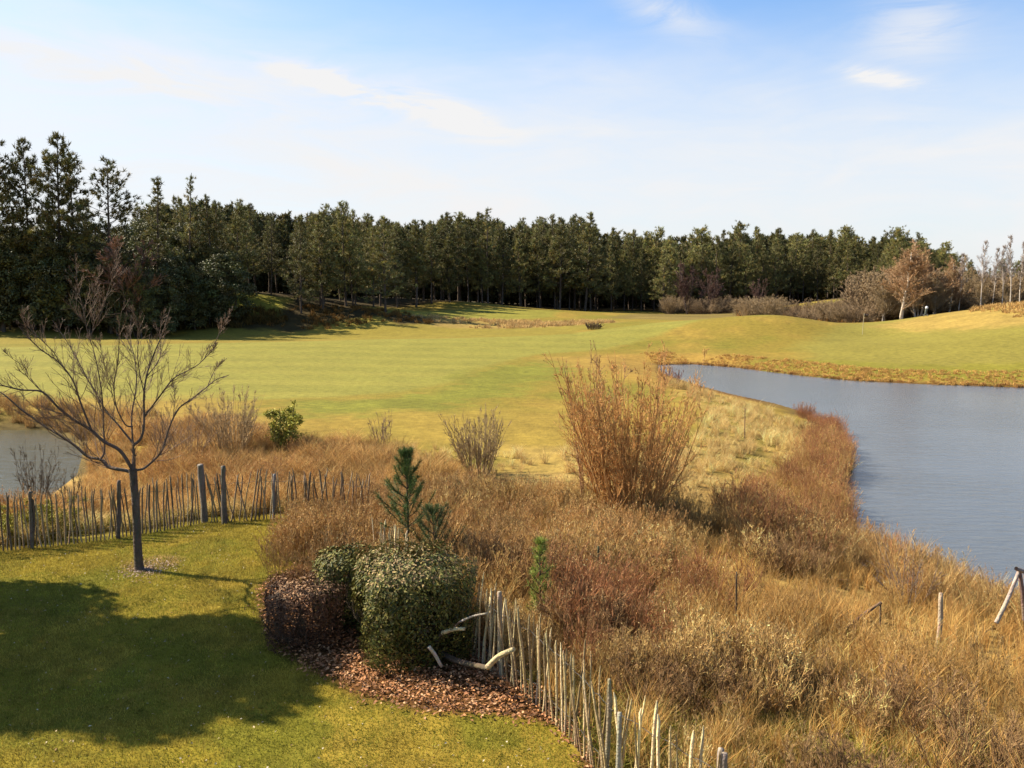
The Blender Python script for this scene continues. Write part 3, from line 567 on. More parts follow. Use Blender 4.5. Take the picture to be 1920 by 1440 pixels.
def region(pts, n, z=None, world=False, jit=0.25):
    P = np.array(pts, float) if world else poly(pts, -.35 if z is None else z)
    x0, y0 = P.min(0); x1, y1 = P.max(0); area = (x1-x0)*(y1-y0); m = int(n*area)
    x = rg.uniform(x0, x1, m); y = rg.uniform(y0, y1, m)
    k = inside(P, x+(vn(x, y, 1.2, 1)-.5)*jit*2, y+(vn(x, y, 1.2, 2)-.5)*jit*2); x = x[k]; y = y[k]
    k = (sdist(pond, x, y) > -.12) & (sdist(lpond, x, y) > .1); return x[k], y[k]
FENCE_B = np.array([(-4.0, 17.6), (-2.3, 14.2), (-.62, 11.3), (.30, 9.8), (.66, 9.0), (.99, 8.07), (1.8, 6.95), (3.0, 5.4)])
def outside_fence(x, y, m=.25): return x > np.interp(y, FENCE_B[::-1, 1], FENCE_B[::-1, 0])+m
def vis(x, y, lo=4.5): return (np.abs(x) < y*.66+5.0) & (y > lo)
cl_bb = [clump(470+i, .8, 16, .5, .25, (7, 6), [(.42, .24, .10), (.30, .16, .07), (.50, .31, .13)], lf=.55) for i in range(3)]  # darker twig clumps put in to give the scrub shaded gaps
acc = {'bramble': [], 'brown': [], 'red': [], 'orange': [], 'tan': [], 'tall': [], 'green': []}
PR = {'bramble': cl_bb, 'brown': cl_br, 'red': cl_rd, 'orange': cl_or, 'tan': tf_tn, 'tall': tf_tall, 'green': tf_gr}
def sow(kind, x, y, smin, smax, var=.15, patch=.5, tint=(1, 1, 1), hz=1.0):
    k = vis(x, y); x = x[k]; y = y[k]; n = len(x)
    if not n: return
    pt = fbm(x, y, patch, 3, 3); s = (smin+(smax-smin)*np.clip((pt-.25)*2, 0, 1))*rg.uniform(.75, 1.25, n)
    tn_ = np.array(tint)*(1+(fbm(x, y, .6, 2, 5)-.5)[:, None]*.6)*rg.normal(1, var, (n, 1)).clip(.5, 1.6)
    acc[kind].append((x, y, s, tn_, hz))
# main scrub right of the garden fence, world polygon
main = [(-3.8, 19.5), (-.6, 11.9), (.3, 10.2), (1.0, 8.3), (2.4, 6.0), (3.2, 4.6), (9, 4.6), (17, 12), (15, 18), (7.5, 17.5), (4.2, 18.5), (3.0, 20.5), (-1, 20)]
x, y = region(main, 16, world=True); k = outside_fence(x, y, .3); x = x[k]; y = y[k]
px_, py_ = proj(x, y, np.full(len(x), -.2)); typ = fbm(x, y, .45, 3, 6)+rg.normal(0, .07, len(x))
low = (y < 10.6-.28*x+1.1*(vn(x, y, .8, 4)-.5)) | (sdist(pond, x, y) < 1.0)
redz = np.exp(-((x-1.35)**2/.9+(y-12.6)**2/2.2))+.8*np.exp(-((x-3.2)**2/1.0+(y-13.6)**2/1.2))+.6*np.exp(-((x-7.6)**2/1.4+(y-15.2)**2/1.0))
gap = np.clip(.22+.08*(x-2)+.9*(fbm(x, y, .4, 3, 0)-.5)+1.6*np.exp(-((x-6.6)**2/1.6+(y-12.6)**2/1.2))+1.3*np.exp(-((x-4.6)**2/2.4+(y-15.2)**2/1.2)), 0, 1)
keep_ = rg.random(len(x)) > gap*.9
isr = redz+rg.normal(0, .14, len(x)) > .5
sow('red', x[keep_ & isr & ~low], y[keep_ & isr & ~low], .75, 1.15)
b_ = keep_ & ~isr & ~low & (typ < .60); sow('brown', x[b_], y[b_], .4, 1.15, .3, .9, tint=(1, .97, .92))
o_ = keep_ & ~isr & ~low & (typ >= .60); sow('orange', x[o_], y[o_], .6, 1.05)
l_ = low & (typ > .47) & (rg.random(len(x)) > .3); sow('brown', x[l_], y[l_], .3, .85, .3, 1.1)
x, y = region(main, 12, world=True); k = outside_fence(x, y, .2); sow('tall', x[k], y[k], .35, .8, tint=(1.0, .9, .75))
x, y = region(main, 9, world=True); k = outside_fence(x, y, .2); sow('tan', x[k], y[k], .4, .85, tint=(.95, .86, .70))
x, y = region([(.2, 10.3), (1.0, 8.3), (2.4, 6.0), (7, 5.5), (7, 8.6), (3.5, 9.4), (1.5, 10.8)], 22, world=True); k = outside_fence(x, y, .12); sow('green', x[k], y[k], .8, 1.5, tint=(1.3, 1.25, 1.1))
for bx, by, br_, bn in [(3.35, 7.9, .35, 4), (5.1, 8.3, .4, 4), (2.0, 10.2, .6, 6), (3.2, 10.4, .6, 5), (1.2, 11.6, .5, 4), (4.6, 9.8, .5, 4), (-.6, 14.2, .7, 7), (.6, 13.4, .7, 6), (5.2, 15.9, .6, 6)]:
    a = rg.uniform(0, 6.28, bn*2); rr3 = br_*np.sqrt(rg.random(bn*2)); sow('bramble', bx+rr3*np.cos(a), by+rr3*np.sin(a), .7, 1.2)
# twiggy brown scrub by the lawn corner, both sides of the fence
x, y = region([(-4.9, 18.2), (-4.6, 16.6), (-4.3, 14.3), (-3.6, 13.4), (-2.2, 13.5), (-.9, 12.6), (-.3, 12.5), (-1.5, 16), (-2.6, 19)], 10, world=True); sow('brown', x, y, .7, 1.1, tint=(1.0, .9, .85))
x, y = region([(-4.2, 20.5), (-4.3, 18.6), (-1.8, 15.5), (0, 13), (2.6, 14), (3.4, 18), (2.5, 20.8), (0, 21)], 6, world=True); sow('brown', x, y, .65, 1.1, tint=(1.1, .95, .9))
# reddish thicket along the spit
x, y = region([(1330, 985), (1385, 1045), (1480, 1075), (1590, 1085), (1600, 1000), (1590, 900), (1600, 850), (1560, 800), (1520, 800), (1500, 850), (1420, 890), (1370, 940)], 7, -.5); sow('orange', x, y, .65, 1.2, tint=(1, .95, .9)); sow('tall', x, y, .5, 1.0); 
x, y = region([(1350, 985), (1385, 1045), (1480, 1075), (1590, 1085), (1600, 1000), (1590, 900), (1600, 850), (1560, 800), (1530, 800), (1500, 860), (1430, 900)], 4, -.5); sow('red', x, y, .7, 1.2, tint=(1.0, 1.0, 1))
x, y = region([(1480, 768), (1560, 792), (1600, 840), (1590, 870), (1540, 800)], 16, -.8, jit=.1); sow('red', x, y, .5, .9, tint=(1.1, 1.05, 1.1))
# shore growth
x, y = region([(1560, 1090), (1600, 1000), (1700, 1035), (1790, 1080), (1930, 1140), (2060, 1190), (2060, 1260), (1800, 1180), (1650, 1120)], 12, -.7); sow('orange', x, y, .7, 1.15, tint=(1, .95, .95)); sow('tall', x, y, .7, 1.1)
d0 = rg.uniform(0, 1, 900); 
# tussocks of dry grass: spit and meadow edge
x, y = region([(1250, 716), (1380, 746), (1540, 795), (1590, 850), (1500, 900), (1400, 990), (1250, 985), (960, 950), (600, 905), (560, 850), (700, 850), (840, 850), (960, 850), (1120, 862), (1300, 840), (1330, 775)], 6.5, -.45)
t_ = fbm(x, y, .55, 3, 2)+rg.normal(0, .05, len(x)); k = t_ > .40; sow('tan', x[k], y[k], .55, 1.25, tint=(1.1, 1.08, 1.05))
x, y = region([(0, 835), (400, 780), (560, 835), (700, 845), (760, 880), (700, 990), (560, 985), (420, 985), (180, 985), (-100, 1000), (150, 905), (170, 840)], 11, -.3); sow('tan', x, y, .8, 1.5, tint=(.92, .80, .72)); 
k = rg.random(len(x)) < .45; sow('brown', x[k], y[k], .4, 1.0, tint=(1.15, .95, .85))
x, y = region([(540, 850), (620, 835), (760, 850), (860, 880), (880, 930), (640, 925)], 7, -.3); sow('tan', x, y, 1.0, 1.7, tint=(.82, .70, .6))
x, y = region([(-100, 1040), (0, 1020), (200, 998), (380, 968), (520, 962), (700, 975), (700, 955), (380, 950), (0, 985), (-100, 1000)], 14, 0); sow('green', x, y, 1.0, 1.6); sow('tan', x, y, .6, 1.1)
x, y = region([(-200, 745), (0, 760), (120, 775), (300, 790), (170, 820), (130, 810), (90, 800), (0, 800), (-200, 800)], 5, -.6); sow('tan', x, y, 1.0, 1.8, tint=(.6, .5, .45))
LB = {'bramble': ('dark_gap_twigs', 'darker low twig clumps standing in for shaded gaps through the scrub', 'gap_twigs'), 'brown': ('twig_scrub', 'tangled brown leafless scrub filling the slope outside the garden fence', 'scrub'), 'red': ('red_stemmed_scrub', 'thickets of red-brown stems among the scrub and along the spit', 'scrub'), 'orange': ('orange_stemmed_scrub', 'orange-brown upright twigs along the pond edge and spit', 'scrub'),
      'tan': ('tussock_grass', 'pale dry tussocks of grass over the spit and meadow edge', 'dry grass'), 'tall': ('tall_dry_grass', 'tall straw-coloured grass stems standing through the scrub', 'dry grass'), 'green': ('fence_side_grass', 'rough green and yellow grass at the foot of the fences', 'grass')}
MT = {'bramble': M_twig, 'brown': M_twig, 'red': M_twig, 'orange': M_twig, 'tan': M_grass, 'tall': M_grass, 'green': M_grass}
for kk, lst in acc.items():
    x = np.concatenate([a[0] for a in lst]); y = np.concatenate([a[1] for a in lst]); s = np.concatenate([a[2] for a in lst]); tn_ = np.concatenate([a[3] for a in lst])
    gm = scatter(PR[kk], x, y, ground(x, y)-.03, rg.uniform(0, 6.28, len(x)), s, tn_); nm, lb, ct = LB[kk]
    print(kk, len(x), 'clumps', len(gm[0]), 'verts'); tag(obj(nm, mesh(nm, gm, MT[kk])), lb, ct, None, 'stuff')
# far pale tussocks: slope before the wood, far pond bank, rise at the right
far_tf = [tuft(460+i, .5, 22, .25, .4, TN, .05) for i in range(3)]
def farsow(nm, lb, ct, regs):
    X_ = []; Y_ = []; S_ = []; T_2 = []
    for P, n, s0, s1, tint in regs:
        P = np.array(P, float); x0, y0 = P.min(0); x1, y1 = P.max(0); m = int(n*(x1-x0)*(y1-y0)); x = rg.uniform(x0, x1, m); y = rg.uniform(y0, y1, m)
        k = inside(P, x, y) & (sdist(pond, x, y) > -.05) & ((fbm(x, y, .3, 2, 1) > .36) | (nm == 'far_bank_grass')); x = x[k]; y = y[k]; X_.append(x); Y_.append(y); S_.append(rg.uniform(s0, s1, len(x))); T_2.append(np.array(tint)*rg.normal(1, .18, (len(x), 1)).clip(.5, 1.6))
    x = np.concatenate(X_); y = np.concatenate(Y_); gm = scatter(far_tf, x, y, ground(x, y)-.03, rg.uniform(0, 6.28, len(x)), np.concatenate(S_), np.concatenate(T_2)); tag(obj(nm, mesh(nm, gm, M_grass)), lb, ct, None, 'stuff')
farsow('pale_slope_grass', 'pale tufted grass on the slope below the wood', 'dry grass', [([(-8, 108), (4, 106), (14, 109), (12, 118), (-4, 121), (-14, 115)], 2.2, .7, 1.3, (.85, .8, .8))])
bk = []
for i in range(7):
    a = pond[i]; b = pond[i+1]; nrm = np.array([-(b-a)[1], (b-a)[0]]); nrm = nrm/np.linalg.norm(nrm)
    if nrm[1] < 0: nrm = -nrm
    bk.append(([a-nrm*.2, b-nrm*.2, b+nrm*5.0, a+nrm*5.0], 13.0, .2, .55, (.8, .66, .48)))
farsow('far_bank_grass', 'orange dry grass fringing the far bank of the pond', 'dry grass', bk+[([pond[i]-(0, .3), pond[i+1]-(0, .3), pond[i+1]+(0, .5), pond[i]+(0, .5)], 9, .3, .6, (.5, .34, .25)) for i in range(7)])
farsow('mound_grass', 'tall blond grass on the rise at the right beyond the green', 'dry grass', [([(42, 82), (50, 92), (62, 97), (100, 97), (100, 68), (66, 68), (48, 73)], 3.0, .5, 1.2, (.85, .75, .65))])
farsow('bracken', 'rust-brown bracken and low growth on the bank under the pines', 'bracken', [([(-34, 104), (-24, 105), (-16, 109), (-9, 110), (-14, 117), (-22, 119), (-30, 112)], 1.6, .7, 1.5, (.30, .22, .13)), ([(-66, 102), (-34, 102.5), (-26, 106), (-30, 110), (-66, 108)], 1.4, 1.2, 2.6, (.16, .14, .08)), ([(34, 128), (44, 118), (56, 112), (72, 106), (75, 118), (60, 140), (40, 150)], .9, 1.2, 2.6, (.72, .55, .42))])

# ------------------------------------------------------------ lawn blades and fallen leaves
def lawn_pts(n):
    x = rg.uniform(-11, 2.4, n); y = rg.uniform(6.0, 18.8, n)
    k = inside(np.array(lawnP), x, y) & vis(x, y, 6) & (sdist(mulchP, x, y) > rg.uniform(-.1, .15, n)); return x[k], y[k]
x, y = lawn_pts(620000); k = rg.random(len(x)) < np.clip(1.5-(y-8)/14, .35, 1)*np.where(y < 7.6, .5, 1); x = x[k]; y = y[k]; n = len(x)
P = np.c_[x, y, ground(x, y)-.004]; D = norm(np.c_[rg.normal(0, .5, n), rg.normal(0, .5, n), np.ones(n)*.9]); pt = fbm(x, y, 1.3, 3, 6)
v, q = blades(P, D, rg.uniform(.02, .055, n)*(.6+pt), .008); base = np.where((pt+rg.normal(0, .09, n) > .5)[:, None], np.array([.47, .36, .06]), np.array([.29, .275, .035]))
base = base*(1+.8*(fbm(x, y, 5, 2, 3)-.5))[:, None]*rg.normal(1, .32, (n, 1)).clip(.5, 1.6)
g = Geo(); g.add(v, q, np.repeat(base.clip(.01, .8), 3, 0)); tag(obj('lawn_grass', mesh('lawn_grass', g, M_grass)), 'short yellow-green grass of the garden lawn', 'grass', None, 'stuff'); print('lawn', n)
def litter(x, y, cs, nm, lb, sz=(.03, .07), lift=.0):
    n = len(x); P = np.c_[x, y, ground(x, y)+rg.uniform(.004, .03+lift, n)]; Nn = norm(rdir(n)*.55+np.array([0, 0, 1])); v, q = leaves(P, Nn, rdir(n), rg.uniform(sz[0], sz[1], n), rg.uniform(sz[0], sz[1], n)*.6, .3)
    g = Geo(); g.add(v, q, pick(cs, n, .25, 4)); tag(obj(nm, mesh(nm, g, M_litter)), lb, 'fallen leaves', None, 'stuff')
m0, m1 = mulchP.min(0), mulchP.max(0); x = rg.uniform(m0[0], m1[0], 34000); y = rg.uniform(m0[1], m1[1], 34000); k = sdist(mulchP, x, y) < rg.normal(.0, .10, len(x))
litter(x[k], y[k], [(.38, .17, .07), (.50, .23, .09), (.24, .11, .05), (.60, .34, .17), (.42, .18, .08)], 'leaf_litter', 'red-brown dead leaves heaped under the clipped hedge', lift=.04)
x, y = lawn_pts(2600); litter(x, y, [(.5, .38, .2), (.35, .2, .09), (.6, .5, .35)], 'lawn_leaves', 'scattered pale dead leaves on the lawn', (.02, .045))
a = rg.uniform(0, 6.28, 900); r = np.abs(rg.normal(0, .33, 900)); litter(-6.52+np.cos(a)*r, 14.7+np.sin(a)*r*.9, [(.45, .30, .22), (.6, .45, .36), (.3, .18, .12)], 'petal_litter', 'pinkish litter ring around the foot of the bare lawn tree', (.02, .05))

# ------------------------------------------------------------ fences
def stake_mesh(nm, seed, H, r, s=6, point=True, colr=(.20, .155, .105), wob=.012, mat=None):
    global rg
    keep = rg; rg = np.random.default_rng(seed); k = 7; z = np.array([-.12, .1, .3, .55, .8, .95, 1.0])*H; off = np.cumsum(rg.normal(0, wob, (k, 2)), 0)*H; off -= off[1]
    P = np.c_[off, z][None]; R = r*rg.uniform(.85, 1.1, k)*np.array([1, 1, 1, .95, .92, .8, .25 if point else .78]); v, q = tubes(P, R[None], s)
    v = v.copy(); top = v[-s:].mean(0)+np.array([0, 0, .004]); g_ = Geo(); cc = vary(colr, len(v), .14)
    g_.add(np.r_[v, [top]], q, np.r_[cc, [np.array(colr)*1.25]]); i = len(v); g_.F3.append(np.array([[i-s+j, i-s+(j+1) % s, i] for j in range(s)]))
    rg = keep; return mesh(nm, g_, mat or M_wood, True)
PK = [stake_mesh('picket', 500+i, 1.08, .014+.003*(i % 3), 5, True, [(.26, .19, .12), (.36, .26, .16), (.19, .14, .09), (.42, .31, .18)][i % 4]) for i in range(8)]  # left pickets: backlit darkness put into the wood colour
PK_SUNLIT = [stake_mesh('picket', 520+i, 1.08, .0105+.003*(i % 3), 5, True, [(.66, .50, .26), (.54, .40, .20), (.76, .58, .32), (.38, .27, .14)][i % 4], .006) for i in range(8)]  # near pickets: sunlit paleness put into the wood colour
def along(Pl, sp_, jit=.2):
    Pl = np.array(Pl, float); seg = np.r_[0, np.cumsum(np.hypot(*np.diff(Pl, axis=0).T))]; s = 0; out_ = []
    while s < seg[-1]: out_.append((np.interp(s, seg, Pl[:, 0]), np.interp(s, seg, Pl[:, 1]), s)); s += (sp_(s) if callable(sp_) else sp_)*rnd.uniform(1-jit, 1+jit)
    return out_
def fence(label, Pl, sp_, meshes, posts, leanf, zf=1.0, wirez=(.25, .85), cap_n=99):
    f = thing('picket_fence', label, 'fence', (Pl[0][0], Pl[0][1], gz(*Pl[0]))); bz = f.location.copy()
    pts = along(Pl, sp_)[:cap_n]
    for i, (x, y, s) in enumerate(pts):
        o = obj('picket', rnd.choice(meshes), f, (x-bz.x, y-bz.y, gz(x, y)-bz.z)); o.rotation_euler = (rnd.gauss(0, .025), leanf(s)+rnd.gauss(0, .028), rnd.uniform(0, 6.28)); sc = rnd.uniform(.9, 1.08)*zf; o.scale = (rnd.uniform(.85, 1.25), rnd.uniform(.85, 1.25), sc)
    for wz in wirez:
        Pw = np.array([[x-bz.x, y-bz.y, gz(x, y)-bz.z+wz*zf+rnd.gauss(0, .01)] for x, y, s in pts])[None]; v, q = tubes(Pw, np.full((1, Pw.shape[1]), .004), 3); g_ = Geo(); g_.add(v, q, (.10, .09, .08)); obj('wire', mesh('wire', g_, M_wood), f)
    for i, (x, y, H, r, lean, cr_) in enumerate(posts):
        me = stake_mesh('post', 540+i+int(x*10), H, r, 8, False, cr_, .006); o = obj('post', me, f, (x-bz.x, y-bz.y, gz(x, y)-bz.z)); o.rotation_euler = (0, lean, rnd.uniform(0, 1))
    return f
G_ = lambda px, py: tuple(flat(px, py, 0)[:2])
PC = (.22, .19, .15)
fa = [G_(-70, 1046), G_(0, 1036), G_(100, 1024), G_(200, 1011), G_(300, 993), G_(376, 978)]
fence('weathered stake fence, backlit darkness in its colour, along the left side of the lawn behind the bare tree', fa, .070, PK, [(*G_(222, 1009), 1.2, .045, .04, (.15, .12, .09)), (*G_(384, 975), 1.28, .075, -.03, PC), (*G_(60, 1029), 1.12, .04, .02, (.15, .12, .09))], lambda s: -.03+.05*math.sin(s*1.7))
fb = [G_(396, 977), G_(440, 976), G_(520, 973), G_(600, 977), G_(690, 985)]
fence('leaning stake fence right of the paired grey posts, half hidden by brown twigs', fb, .078, PK, [(*G_(421, 980), 1.26, .06, .02, PC), (*G_(513, 972), 1.0, .035, .06, (.38, .35, .32))], lambda s: .14+.05*math.sin(s*3))
fc = [tuple(p) for p in FENCE_B[1:]]
def spb(s): return .082 if s < 7.4 else .12
fence('stake fence, sunlit paleness in its colour, running from the hedge down to the bottom edge', fc, spb, PK_SUNLIT, [(.95, 8.16, 1.14, .028, .0, (.36, .31, .19)), (1.02, 7.75, .98, .030, .02, (.34, .30, .22)), (1.78, 7.02, 1.06, .032, .03, (.30, .24, .18)), (1.85, 6.93, 1.06, .036, -.03, (.26, .20, .15)), (-.14, 10.55, 1.15, .035, 0, (.32, .27, .18))], lambda s: .10+.05*math.sin(s*2.1), 1.02)

# ------------------------------------------------------------ bare tree on the lawn
TD = 14.72
def cat(P, m=4):
    P = np.array(P, float); Q_ = np.r_[[2*P[0]-P[1]], P, [2*P[-1]-P[-2]]]; o = []
    for i in range(len(P)-1):
        p0, p1, p2, p3 = Q_[i:i+4]
        for t in np.arange(m)/m: o.append(.5*((2*p1)+(-p0+p2)*t+(2*p0-5*p1+4*p2-p3)*t*t+(-p0+3*p1-3*p2+p3)*t**3))
    o.append(P[-1]); return np.array(o)
tb = at(262, 1069, TD); root = np.array([tb[0], TD, gz(tb[0], TD)])
lt = thing('bare_tree', 'bare spreading tree with dark trunk standing alone on the lawn', 'tree', root)
def tpl(pts, y0=0, y1=0):
    n = len(pts); return cat([at(a, b, TD+y0+(y1-y0)*i/(n-1))-root for i, (a, b) in enumerate(pts)])
Pt = tpl([(262, 1072), (261, 1064), (259, 1040), (257, 1000), (255, 950), (252, 915), (249, 880)]); k = len(Pt)
R = np.interp(np.linspace(0, 1, k), [0, .08, .16, .6, .9, 1], [.125, .105, .080, .066, .062, .072])
g = Geo(); v, q = tubes(Pt[None], R[None], 12); g.add(v, q, vary((.13, .10, .075), len(v), .12)); obj('trunk', mesh('trunk', g, M_bark), lt)
brs = [([(249, 886), (235, 882), (205, 876), (190, 862), (165, 856), (140, 835), (110, 815), (85, 800), (40, 768), (5, 738), (-30, 722)], .052, 0, .6),
 ([(188, 862), (196, 845), (194, 800), (192, 750), (185, 700), (175, 655), (166, 630)], .026, .1, .3), ([(166, 632), (158, 590), (145, 530), (140, 470)], .012, .3, .3), ([(166, 634), (185, 600), (205, 540), (215, 500), (228, 455)], .013, .3, .1), ([(170, 640), (176, 600), (178, 540), (190, 500)], .008, .3, .5),
 ([(247, 878), (225, 845), (195, 828), (170, 806), (140, 788), (110, 765), (80, 735), (40, 731), (0, 722), (-40, 718)], .045, 0, -1.0), ([(172, 808), (150, 752), (138, 716), (112, 681), (70, 650), (35, 612)], .026, -.3, -.8), ([(112, 682), (100, 660), (60, 620), (44, 600), (48, 566)], .012, -.6, -.9), ([(82, 737), (50, 705), (48, 690), (20, 670), (5, 655)], .010, -.6, -1),
 ([(250, 884), (251, 855), (250, 828)], .062, 0, 0), ([(250, 832), (222, 797), (200, 772), (178, 735), (165, 712), (140, 665), (125, 640), (98, 600)], .024, 0, .9), ([(250, 835), (264, 822), (270, 795), (270, 740), (276, 700), (290, 660), (305, 625), (320, 575)], .036, 0, .2),
 ([(249, 830), (247, 780), (256, 720), (252, 670), (245, 640), (246, 590)], .022, 0, 1.0), ([(270, 782), (298, 745), (325, 710), (352, 695), (380, 676), (400, 640)], .022, .1, -.8), ([(405, 640), (418, 610), (437, 575)], .008, -.9, -.9), ([(380, 676), (400, 655), (405, 640)], .010, -.7, -.9),
 ([(253, 882), (270, 878), (288, 863), (305, 842), (318, 800), (335, 766), (360, 748), (385, 728), (405, 712), (430, 703)], .034, 0, .8), ([(325, 780), (328, 740), (322, 710)], .010, .4, .7), ([(390, 722), (405, 690), (425, 672)], .009, .7, .7),
 ([(249, 800), (235, 796), (218, 762), (214, 720), (222, 670), (225, 600), (236, 560)], .020, .1, -.6), ([(190, 770), (180, 735), (150, 690), (128, 640)], .012, .1, .4), ([(215, 760), (205, 715), (190, 660), (186, 625)], .010, .1, -.4),
 ([(272, 745), (262, 700), (258, 660), (262, 610), (243, 575)], .014, .1, -.7), ([(276, 705), (300, 670), (300, 620), (310, 580)], .012, .1, .6), ([(205, 877), (165, 858), (150, 820), (100, 780), (60, 760), (10, 705)], .010, 0, -.8)]
ca = Geo(); allP = []; allR = []
for pts, r0, a, b in brs:
    Pb = tpl(pts, a, b); k = len(Pb); Rb = r0*.70*np.linspace(1, .2, k)**.9; v, q = tubes(Pb[None], Rb[None], 8); ca.add(v, q, vary((.15, .11, .085), len(v), .12)); 
    n8 = 10; t = np.linspace(0, k-1, n8); allP.append(np.stack([np.interp(t, np.arange(k), Pb[:, j]) for j in range(3)], 1)); allR.append(np.interp(t, np.arange(k), Rb))
P = np.array(allP); R = np.array(allR)
P1, r1 = children(P, R, 30, .15, .97, .62, .34, 5, .12, .16, .5); R1 = taper(np.maximum(r1*.8, .0035).clip(0, .008), 5, .5)
P2, r2 = children(P1, R1, 5, .2, 1, .6, .6, 4, .12, .1); R2 = taper(np.full(len(P2), .0028), 4, .6)
g = Geo(); 
for Pc, Rc in ((P1, R1), (P2, R2)): v, q = tubes(Pc, Rc, 3); g.add(v, q, pick([(.30, .20, .14), (.26, .17, .11)], len(Pc), .15, Pc.shape[1]*3))
cr = obj('crown', mesh('crown', ca, M_bark), lt); obj('twigs', mesh('twigs', g, M_twig), cr)

# ------------------------------------------------------------ tree out of frame on the left that shades the lawn
tr, cr_ = broad_geo(700, 8.7, 2.0, (.05, .07, .025), 22000, .27, .10)
o = thing('evergreen_tree', 'leafy evergreen left of the frame casting the broad shade on the lawn', 'evergreen tree', (-12.7, 13.0, 0)); obj('trunk', mesh('trunk', tr, M_bark), o); obj('crown', mesh('crown', cr_, M_leaf), o)
tr, cr_ = broad_geo(710, 7.0, 2.3, (.05, .07, .025), 9000, .26, .22)
o = thing('evergreen_tree', 'second leafy evergreen left of the frame, nearer the house', 'evergreen tree', (-17.0, 12.7, 0)); obj('trunk', mesh('trunk', tr, M_bark), o); obj('crown', mesh('crown', cr_, M_leaf), o)

# ------------------------------------------------------------ clipped hedges
def hedge(name, label, cx, cy, sx_, sy_, H, rot, n, cs, topcs, ls, mat, twigs=True, undercut=0.06, ragged=.15, cat_='hedge', rnd_=5.5):
    o = thing(name, label, cat_, (cx, cy, gz(cx, cy)), rot)
    d = rg.uniform(-1, 1, (n, 3)); f_ = rg.integers(0, 3, n); d[np.arange(n), f_] = np.where(rg.random(n) < .5, -1., 1.); d = norm(d); pw = rnd_; rad = (np.abs(d[:, 0])**pw+np.abs(d[:, 1])**pw+np.abs(d[:, 2])**pw)**(-1/pw); lo_ = d[:, 2] < 0; rad[lo_] = 1/np.maximum(((np.abs(d[:, 0])**pw+np.abs(d[:, 1])**pw)**(1/pw))[lo_], np.abs(d[lo_, 2]))
    q_ = d*rad[:, None]*(1.02-.45*rg.random(n)**1.8)[:, None]; hgt = (q_[:, 2]+1)/2
    bumpn = (fbm(q_[:, 0]*3+5, q_[:, 1]*3+q_[:, 2]*2, 1.0, 3, 2)-.5)*ragged*4
    P = np.c_[q_[:, 0]*sx_*(1+bumpn)*(1-undercut*(1-hgt)**2), q_[:, 1]*sy_*(1+bumpn)*(1-undercut*(1-hgt)**2), .03+hgt*H*(1+bumpn*.35)]
    Nn = norm(d+rdir(n)*.6); Dn = norm(rdir(n)+np.array([0, 0, -.3])); v, q = leaves(P, Nn, Dn, ls*rg.uniform(.45, 1.35, n), ls*.42)
    kp = fbm(P[:, 0]*4+P[:, 2]*2.3, P[:, 1]*4-P[:, 2]*3.1, 1.0, 3, 5)+rg.normal(0, .06, n) > .33; kp |= (rg.random(n) < .3) | (np.abs(q_).max(1) < .85)
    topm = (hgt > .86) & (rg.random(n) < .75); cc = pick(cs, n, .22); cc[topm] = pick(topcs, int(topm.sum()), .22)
    q = q[np.r_[kp, kp]]; g_ = Geo(); g_.add(v, q, np.repeat(cc, 4, 0)); obj('foliage', mesh('foliage', g_, mat), o)
    gt, gb = bare_geo(int(abs(cx)*100)+3, H*.98, (.10, .075, .05), [(.12, .085, .055)], 16, .5, per=(9, 6, 3), tw=.004, r0=.018, base_r=min(sx_, sy_)*.75, lf=.4)
    def fit(a): 
        V = a[0].copy(); V[:, 0] = V[:, 0].clip(-sx_*1.12, sx_*1.12); V[:, 1] = V[:, 1].clip(-sy_*1.12, sy_*1.12); V[:, 2] = V[:, 2].clip(-.1, H*1.08); return V
    a1 = gt.arrays(); b1 = gb.arrays(); g2 = Geo(); g2.add(fit(a1), a1[2], a1[3]); g2.add(fit(b1), b1[2], b1[3]); obj('branches', mesh('branches', g2, M_bark), o); return o
LG = [(.115, .12, .022), (.15, .14, .028), (.05, .06, .015), (.25, .21, .05), (.16, .12, .04)]
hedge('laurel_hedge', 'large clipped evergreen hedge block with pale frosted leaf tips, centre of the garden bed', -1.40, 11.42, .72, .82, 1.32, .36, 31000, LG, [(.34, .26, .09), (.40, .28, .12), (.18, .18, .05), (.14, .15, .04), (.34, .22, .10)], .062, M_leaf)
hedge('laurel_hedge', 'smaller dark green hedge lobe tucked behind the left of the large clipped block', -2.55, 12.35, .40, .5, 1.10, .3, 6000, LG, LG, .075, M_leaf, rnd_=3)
hedge('beech_hedge', 'low brown leafless clipped hedge at the left end of the garden bed', -2.98, 11.75, .52, .55, .86, .30, 8500, [(.15, .075, .04), (.19, .095, .05), (.10, .05, .03)], [(.46, .27, .14), (.36, .20, .10)], .05, M_litter, rnd_=4)  # shaded sides and sunlit top put into the leaf colours
